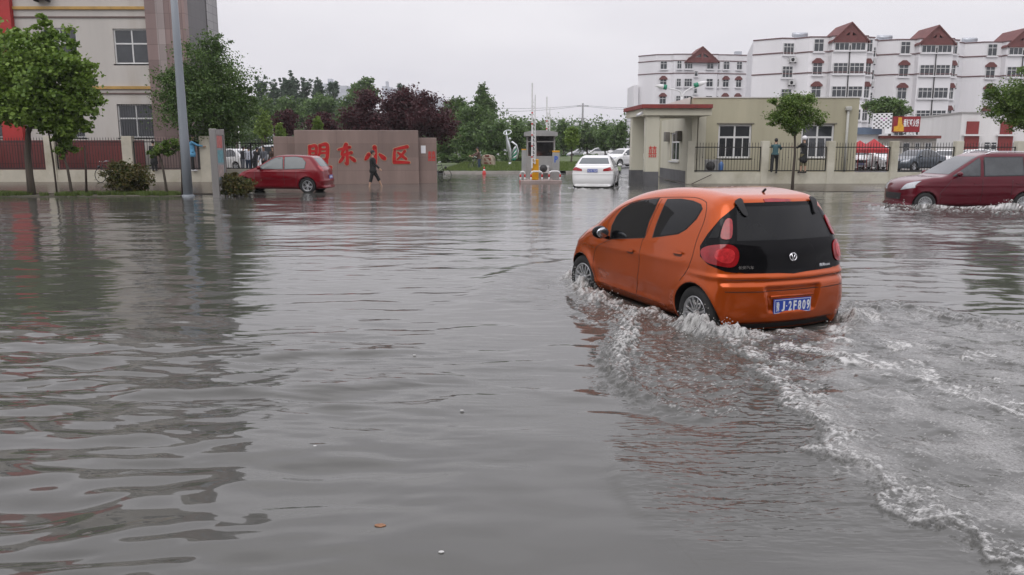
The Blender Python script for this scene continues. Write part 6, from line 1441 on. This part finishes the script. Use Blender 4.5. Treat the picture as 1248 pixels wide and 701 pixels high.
    b = mb(wht, True); b.tube([(0, 0, 0), (0, 0, Z(118, Yl))], [.13, .08], 10); b.build('post', e)
    for pts, h0, h1, g0 in (([(831, 118), (829, 112), (823, 109.5), (815, 108)], (812.5, 106.5), (799, 104.5), (810, 104.5)), ([(831, 118), (835, 112), (841, 108), (848, 105)], (846, 104.5), (862, 99.5), (850.5, 103))):
        b = mb(wht); P = catmull([tuple(q(*p)) for p in pts], 4, closed=False); b.tube(P, .06, 6); a = b.build('arm', e)
        b = mb(gn, True); u = q(*h0); v = q(*h1); b.tube([u, u.lerp(v, .3)], [.24, .22], 10); b.build('lamp_band', a)
        b = mb(wht, True); b.tube([u.lerp(v, .30), u.lerp(v, .6), v], [.22, .20, .05], 10); b.build('lamp_head', a)
    # utility pole and overhead wires
    Yu = 130.; e = empty('utility_pole', (X(710, Yu, 150), Yu, 0), label='thin concrete utility pole carrying wires above the distant trees', cat='utility pole'); cm_ = mat('pole_concrete', (.25, .25, .25), rough=.8, var=.1); zt = Z(126, Yu)
    b = mb(cm_); b.tube([(0, 0, 0), (0, 0, zt)], [.22, .13], 8); b.build('post', e)
    b = mb(cm_); b.box(-.9, .9, -.08, .08, zt-.5, zt-.38); b.box(-.6, .6, -.08, .08, zt-2.4, zt-2.3); b.build('crossarm', e)
    wire = mat('wire', (.10, .10, .11), rough=.6, var=0)
    for i, (a, c, sag) in enumerate((((560, 134), (709, 129.3), 1.5), ((711, 129.3), (800, 134), .6), ((560, 143), (709, 149), 1.2), ((711, 149), (800, 146), .5), ((560, 128.5), (709, 128.3), 1.5), ((711, 128.3), (800, 131), .6), ((580, 150), (800, 152), .6))):
        p, q_ = at(*a, Yu+8), at(*c, Yu); b = mb(wire); b.tube([p.lerp(q_, t)+Vector((0, 0, -sag*4*t*(1-t)*.35)) for t in np.linspace(0, 1, 12)], .022, 4); b.build('overhead_wire', label='thin overhead wire strung above the distant trees', cat='wire', group='wires along the utility pole')
    b = mb(wht, True); Yp = 62.; b.tube([(0, 0, 0), (0, 0, Z(153, Yp))], [.08, .05], 8); b.build('white_post', loc=(X(293.5, Yp), Yp, 0), label='slim white post behind the gate railing', cat='post')
    # stick leaning on the right wall
    b = mb(stake); p = at(835, 228, 37.2); q_ = at(867, 213, 37.7); b.tube([(0, 0, 0), tuple(q_-p)], .018, 6); b.build('leaning_stick', loc=tuple(p), label='dark stick lying against the foot of the cream wall near the lodge', cat='stick')
furniture()
# ------------------------------------------------------------------ bicycles
def bicycle(loc, rz, label, fr=(.02, .02, .02), z=0.):
    e = empty('bicycle', (loc[0], loc[1], z), rz, label=label, cat='bicycle')
    fm = mat('bike_frame_'+str(int(fr[0]*100)), fr, rough=.4, var=.1)
    for wx in (-.52, .52):
        w = mb(tyre_m); w.tube([(wx+.33*math.cos(t), 0, .34+.33*math.sin(t)) for t in np.linspace(0, 2*math.pi, 28)], .018, 6); w.use(alloy)
        for k in range(12): t = math.pi*k/6; w.tube([(wx, 0, .34), (wx+.32*math.cos(t), 0, .34+.32*math.sin(t))], .003, 3)
        w.build('wheel', e)
    b = mb(fm); 
    for p, q in (((-.52, .34), (-.12, .30)), ((-.52, .34), (-.16, .78)), ((-.12, .30), (-.18, .86)), ((-.12, .30), (.36, .76)), ((-.16, .76), (.34, .86)), ((.52, .34), (.33, .95))): b.tube([(p[0], 0, p[1]), (q[0], 0, q[1])], .016, 6)
    b.build('frame', e)
    b = mb(chrome); b.tube([(.20, -.26, 1.0), (.30, -.2, 1.02), (.33, 0, .98), (.30, .2, 1.02), (.20, .26, 1.0)], .013, 6); b.build('handlebar', e)
    b = mb(black, True); b.ball((-.20, 0, .90), .5, 10, (.26, .15, .09)); b.build('saddle', e)
    b = mb(fm); b.box(-.75, -.35, -.07, .07, .70, .72); b.tube([(.52, 0, .70), (.60, 0, .78)], .06, 8); b.build('rack', e); return e
bicycle((X(130, 37.8), 37.9), R(160), 'bicycle standing on the pavement behind the large rounded shrub', z=.04)
bicycle((X(529, 40.5), 40.7), R(2), 'bicycle whose wheel peeps out behind the right end of the stone name wall', z=-.05)
bicycle((X(579, 57), 57), R(60), 'bicycle held by the man in dark clothes by the far kerb', z=.0)
def debris():
    r = random.Random(4); lm = mat('dead_leaf', (.24, .11, .05), rough=.6, var=.3, scale=30); wl = mat('pale_scrap', (.5, .5, .48), rough=.6, var=.1)
    for i, (px_, py_, m_, lb) in enumerate(((1059, 556, lm, 'brown leaf floating in the wake at the lower right'), (463, 636, lm, 'tiny brown leaf floating in the smooth water at the bottom'), (384, 540, wl, 'pale scrap floating in the smooth water left of centre'), (563, 497, wl, 'pale scrap floating in the middle of the smooth water'), (538, 668, wl, 'pale scrap floating near the bottom edge'), (505, 430, wl, 'pale scrap floating farthest up the smooth water'))):
        c = gnd(px_, py_, .03); s = (.045 if i == 0 else .022 if i == 1 else .011); b = mb(m_); n = 9
        P = [(s*(1+.35*r.random())*math.cos(6.283*k/n), s*.6*(1+.4*r.random())*math.sin(6.283*k/n)) for k in range(n)]
        b.prism(P, .0, .004, 'z'); b.build('floating_leaf' if m_ is lm else 'floating_scrap', loc=(c.x, c.y, .010), label=lb, cat='leaf' if m_ is lm else 'litter')
debris()
# ------------------------------------------------------------------ people: one remeshed body each, clothes and hair as children
skin_m = mat('skin', (.42, .26, .18), rough=.6, var=.06, scale=9)
hair_m = mat('hair_black', (.010, .009, .009), rough=.6, var=.2, scale=30)
def cone_seg(b, p, q, r0, r1, n=10):
    p, q = Vector(p), Vector(q); b.tube([p, q], [r0, r1], n); b.ball(p, r0, n); b.ball(q, r1, n)
def remesh(b, name, m, voxel, parent, smooth=2):
    me = b.mesh('t'); o = bpy.data.objects.new('t', me); C.objects.link(o); md = o.modifiers.new('r', 'REMESH'); md.mode = 'VOXEL'; md.voxel_size = voxel
    sm = o.modifiers.new('s', 'SMOOTH'); sm.iterations = smooth; sm.factor = .5
    dg = bpy.context.evaluated_depsgraph_get(); out = bpy.data.meshes.new_from_object(o.evaluated_get(dg)); bpy.data.objects.remove(o)
    out.name = name; out.materials.clear(); out.materials.append(m); out.polygons.foreach_set('use_smooth', [True]*len(out.polygons)); return link(name, out, parent)
def person(loc, rz, label, top, legs, shoes=None, hipz=.90, lean=0., legA=(0, 0), legB=(0, 0), armA=(10, 10), armB=(10, 10), sc=1., shorts=False, hat=None, coat=0., group=None, headturn=0., long_hair=False, armoutA=8, armoutB=8, bare=False):
    """x forward. leg=(hip swing deg forward, knee bend deg); arm=(shoulder swing forward, elbow bend)"""
    e = empty('person', loc, rz, label=label, cat='person', group=group); s = sc
    def P(x, y, z): return Vector((x*s, y*s, z*s))
    hip = Vector((0, 0, hipz)); ln = R(lean); up = Vector((math.sin(ln), 0, math.cos(ln))); chest = hip+up*.38; neck = hip+up*.53; head = neck+up*.10+Vector((.02, 0, .06))
    def leg(sy, a):
        h = hip+Vector((0, sy*.09, -.02)); t = R(a[0]); k = h+Vector((math.sin(t), sy*.02, -math.cos(t)))*.42; t2 = t-R(a[1]); f = k+Vector((math.sin(t2), 0, -math.cos(t2)))*.40; return h, k, f
    def armp(sy, a, out):
        sh = neck+Vector((0, sy*.18, -.06)); t = R(a[0])+ln*.5; o_ = R(out); d = Vector((math.sin(t)*math.cos(o_), sy*math.sin(o_), -math.cos(t)*math.cos(o_))); el = sh+d*.28; t2 = t+R(a[1]); d2 = Vector((math.sin(t2)*math.cos(o_*.6), sy*math.sin(o_*.6), -math.cos(t2)*math.cos(o_*.6))); wr = el+d2*.24; return sh, el, wr, d2
    LG = [leg(1, legA), leg(-1, legB)]; AR = [armp(1, armA, armoutA), armp(-1, armB, armoutB)]
    b = mb(skin_m); S = lambda p: tuple(Vector(p)*s)
    cs = lambda p, q, a, c: cone_seg(b, S(p), S(q), a*s, c*s)
    cs(hip, chest, .125, .125); cs(chest, neck-up*.04, .13, .07); cs(hip+Vector((0, .07, 0)), hip+Vector((0, -.07, 0)), .10, .10); cs(chest+Vector((0, .10, .04)), chest+Vector((0, -.10, .04)), .09, .09); cs(neck-up*.05, neck+up*.08, .052, .048)
    b.ball(S(head+Vector((0, 0, .04))), .5*s, 14, (.185, .155, .225)); cs(head+Vector((.03, 0, -.03)), head+Vector((.045, 0, -.055)), .052, .035)
    b.ball(S(head+Vector((.10, 0, .02))), .5*s, 6, (.045, .028, .045))
    for sy in (-1, 1): b.ball(S(head+Vector((0, sy*.078, .03))), .5*s, 6, (.045, .02, .06))
    for (h, k, f) in LG:
        cs(h, k, .085, .055); cs(k, k.lerp(f, .35), .055, .056); cs(k.lerp(f, .35), f, .056, .036); cs(f+Vector((-.03, 0, -.045)), f+Vector((.14, 0, -.055)), .036, .026)
    for (sh, el, wr, d2) in AR:
        cs(sh, el, .047, .037); cs(el, wr, .037, .025); pl = wr+d2*.08; cs(wr, pl, .028, .032)
        side = d2.cross(Vector((0, 1, 0))); side = side.normalized() if side.length > .1 else Vector((1, 0, 0)); lat = Vector((0, 1, 0))
        for i, (o_, l_) in enumerate(((-.028, .062), (-.010, .075), (.010, .070), (.027, .055))):
            r0 = pl+side*o_; m1 = r0+d2*l_*.55; m2 = m1+(d2*.8+lat*.3)*l_*.5; cs(r0, m1, .0105, .0095); cs(m1, m2, .0095, .008)
        cs(wr+d2*.03+side*-.02, wr+d2*.06+side*-.055, .012, .010); cs(wr+d2*.06+side*-.055, wr+d2*.10+side*-.06, .010, .008)
    remesh(b, 'body', skin_m, .009*s, e, 1)
    fb = mb(mat('eye_dark', (.02, .015, .012), rough=.3, var=0), True)
    for sy in (-1, 1): fb.ball(S(head+Vector((.082, sy*.033, .045))), .011*s, 6)
    fb.ball(S(head+Vector((.078, 0, -.028))), .5*s, 6, (.02, .05, .010)); fb.build('face_features', e)
    # hair
    b = mb(hair_m); b.ball(S(head+Vector((-.014, 0, .062))), .5*s, 14, (.205, .175, .215))
    if long_hair: cs(head+Vector((-.06, 0, .0)), head+Vector((-.09, 0, -.13)), .07, .04)
    ho = remesh(b, 'hair', hair_m, .012*s, e, 1)
    if hat:
        b = mb(hat, True); b.ball(S(head+Vector((-.005, 0, .085))), .5*s, 16, (.27, .24, .24)); b.box(*[v*s for v in (head.x+.06, head.x+.17, -.08, .08, head.z+.05, head.z+.065)]); b.build('helmet', e)
    # top
    b = mb(top); 
    cs(hip+up*.02, chest, .142, .15); cs(chest, neck-up*.06, .15, .085); cs(chest+Vector((0, .11, .05)), chest+Vector((0, -.11, .05)), .10, .10); cs(hip+Vector((0, .07, .02)), hip+Vector((0, -.07, .02)), .12, .12)
    if coat: cs(hip, hip+Vector((0, .05, -coat)), .15, .17); cs(hip, hip+Vector((0, -.05, -coat)), .15, .17)
    for (sh, el, wr, d2) in AR: cs(sh, el, .064, .054); (None if bare else cs(el, el.lerp(wr, .92), .053, .040))
    remesh(b, 'jacket' if not bare else 'shirt', top, .014*s, e)
    b = mb(legs); cs(hip+Vector((0, .06, -.02)), hip+Vector((0, -.06, -.02)), .125, .125)
    for (h, k, f) in LG:
        cs(h, k, .102, .074); (cs(k, k.lerp(f, .25), .076, .078) if shorts else cs(k, k.lerp(f, .95), .074, .058))
    remesh(b, 'trousers', legs, .014*s, e)
    sm_ = shoes or black; b = mb(sm_)
    for (h, k, f) in LG: cs(f+Vector((-.04, 0, -.05)), f+Vector((.15, 0, -.062)), .044, .034)
    for (h, k, f) in LG: pass
    bb = [mb(sm_), mb(sm_)]
    for q, (h, k, f) in zip(bb, LG): cone_seg(q, S(f+Vector((-.04, 0, -.05))), S(f+Vector((.15, 0, -.062))), .046*s, .036*s); remesh(q, 'shoe', sm_, .012*s, e)
    return e
cl = lambda n, c: mat(n, c, rough=.85, var=.15, scale=7)
blk, dkg, teal, blue_j, khaki, wshirt, greyc, denim, brn = cl('cloth_black', (.012, .013, .013)), cl('cloth_charcoal', (.03, .032, .036)), cl('cloth_teal', (.035, .085, .095)), cl('cloth_blue', (.10, .30, .48)), cl('cloth_khaki', (.12, .11, .06)), cl('cloth_white', (.45, .47, .52)), cl('cloth_grey', (.13, .14, .16)), cl('cloth_denim', (.03, .05, .09)), cl('cloth_brown', (.10, .06, .045))
Yw = gnd(456, 227).y
person((X(455, Yw, 205), Yw-.1, -.09), R(14), 'person in black with cropped trousers wading past the stone name wall', blk, blk, shoes=cl('sandal', (.30, .26, .22)), legA=(30, 6), legB=(-14, 0), armA=(-15, 20), armB=(20, 25), hipz=.855, sc=.98, shorts=True, coat=.08)
Yg = YR_-.28
ledge = Z(210, YR_)
person((X(944, Yg), Yg, Z(209.5, Yg)), R(65), 'person in teal jacket clinging to the right hand railing with outstretched arm', teal, blk, legA=(-22, -2), legB=(8, 8), armA=(75, 20), armB=(45, 60), lean=16, hipz=.86, sc=.92)
person((X(979, Yg), Yg, Z(209, Yg)), R(120), 'person in dark top, khaki skirt and white helmet standing on the right hand wall', blk, khaki, legA=(4, 0), legB=(-4, 0), armA=(55, 40), armB=(60, 35), hat=mat('helmet_white', (.7, .7, .7), rough=.3, var=.05), hipz=.86, sc=.94, shorts=True, coat=.30)
Yl_ = YL-.30
person((X(235, Yl_), Yl_, Z(207, Yl_)), R(30), 'person in light blue jacket holding on to the left railing beside the lamp pole', blue_j, blk, shoes=cl('shoe_white', (.6, .6, .6)), legA=(3, 0), legB=(-3, 0), armA=(70, 15), armB=(60, 20), hipz=.86, sc=.98, coat=.12)
person((X(188, Yl_), Yl_, Z(207, Yl_)), R(95), 'person in long black coat standing against the left railing behind the small sapling', blk, blk, legA=(2, 0), legB=(-2, 0), armA=(20, 20), armB=(20, 20), hipz=.86, sc=.82, coat=.45)
person((X(584, 56.6), 56.6, .03), R(200), 'man in dark clothes leaning to hold a bicycle by the far kerb', brn, denim, legA=(8, 0), legB=(-10, 0), armA=(45, 20), armB=(50, 20), lean=10, hipz=.86, sc=.98)
GP = [(303, 50, 100, wshirt, denim, 'person in white shirt behind the gate railings', 20), (311, 49, 75, blk, dkg, 'person in black leaning forward behind the gate railings', 25), (322, 48, 250, greyc, blk, 'bare-headed man in grey facing out behind the gate railings', 0), (333, 50, 240, brn, blk, 'person in brown next to the stone name wall behind the gate railings', 0), (296, 52, 60, dkg, greyc, 'person in charcoal furthest left behind the gate railings', 8)]
for px_, Y_, a, t_, l_, lb, ln in GP:
    person((X(px_, Y_), Y_, .07), R(a), lb, t_, l_, legA=(5, 0), legB=(-6, 0), armA=(20, 40), armB=(10, 20), lean=ln, hipz=.86, group='people gathered behind the left hand gate', sc=1.0)
person((X(779, 62), 62, .1), R(250), 'person in brown seen far off between the guardhouse columns', brn, blk, legA=(5, 0), legB=(-6, 0), hipz=.86)
# ------------------------------------------------------------------ the apartment house across the street behind the photographer (seen mirrored in the glass)
def rear_house():
    Yb = -20.; e = empty('apartment_house', (0, Yb, 0), label='long pale apartment house standing across the street behind the photographer', cat='apartment block'); w = mat('rear_house_wall', (.22, .20, .17), rough=.85, var=.1, scale=.3)
    b = mb(w); b.box(-26, 30, -10, 0, 0, 20); b.prism([(-8, 20.2), (8, 20.2), (4, 22.6), (-4, 22.6)], -9, -.5, 'y'); b.build('wall', e)
    b = mb(mat('rear_roof', (.06, .05, .05), rough=.8, var=.1)); b.box(-26.4, 30.4, -10.3, .4, 20.003, 20.4); b.build('roof', e)
    t = mb(aglass); t.box(-.8, .8, -.02, .03, 0, 1.6); t.use(frame_w); t.box(-.8, -.72, .031, .06, 0, 1.6); t.box(.72, .8, .031, .06, 0, 1.6); t.box(-.04, .04, .031, .06, 0, 1.6); me = t.mesh('window')
    for f_ in range(7):
        for k in range(14): o = link('window', me, e); o.location = (-24+4*k, .01, 1.1+2.8*f_)
rear_house()
# ------------------------------------------------------------------ damp air
def haze():
    b = MB(); m = bpy.data.materials.new('damp_air'); m.use_nodes = True; nt = m.node_tree
    nt.nodes.remove(nt.nodes['Principled BSDF']); v = nt.nodes.new('ShaderNodeVolumePrincipled'); v.inputs['Color'].default_value = (.97, .97, 1, 1); v.inputs['Density'].default_value = .00032
    nt.links.new(v.outputs[0], nt.nodes['Material Output'].inputs['Volume'])
    b.use(m); b.box(-2600, 2600, -80, 3050, -1.4, 75); b.build('haze', kind='stuff', label='thin damp air', cat='haze')
haze()
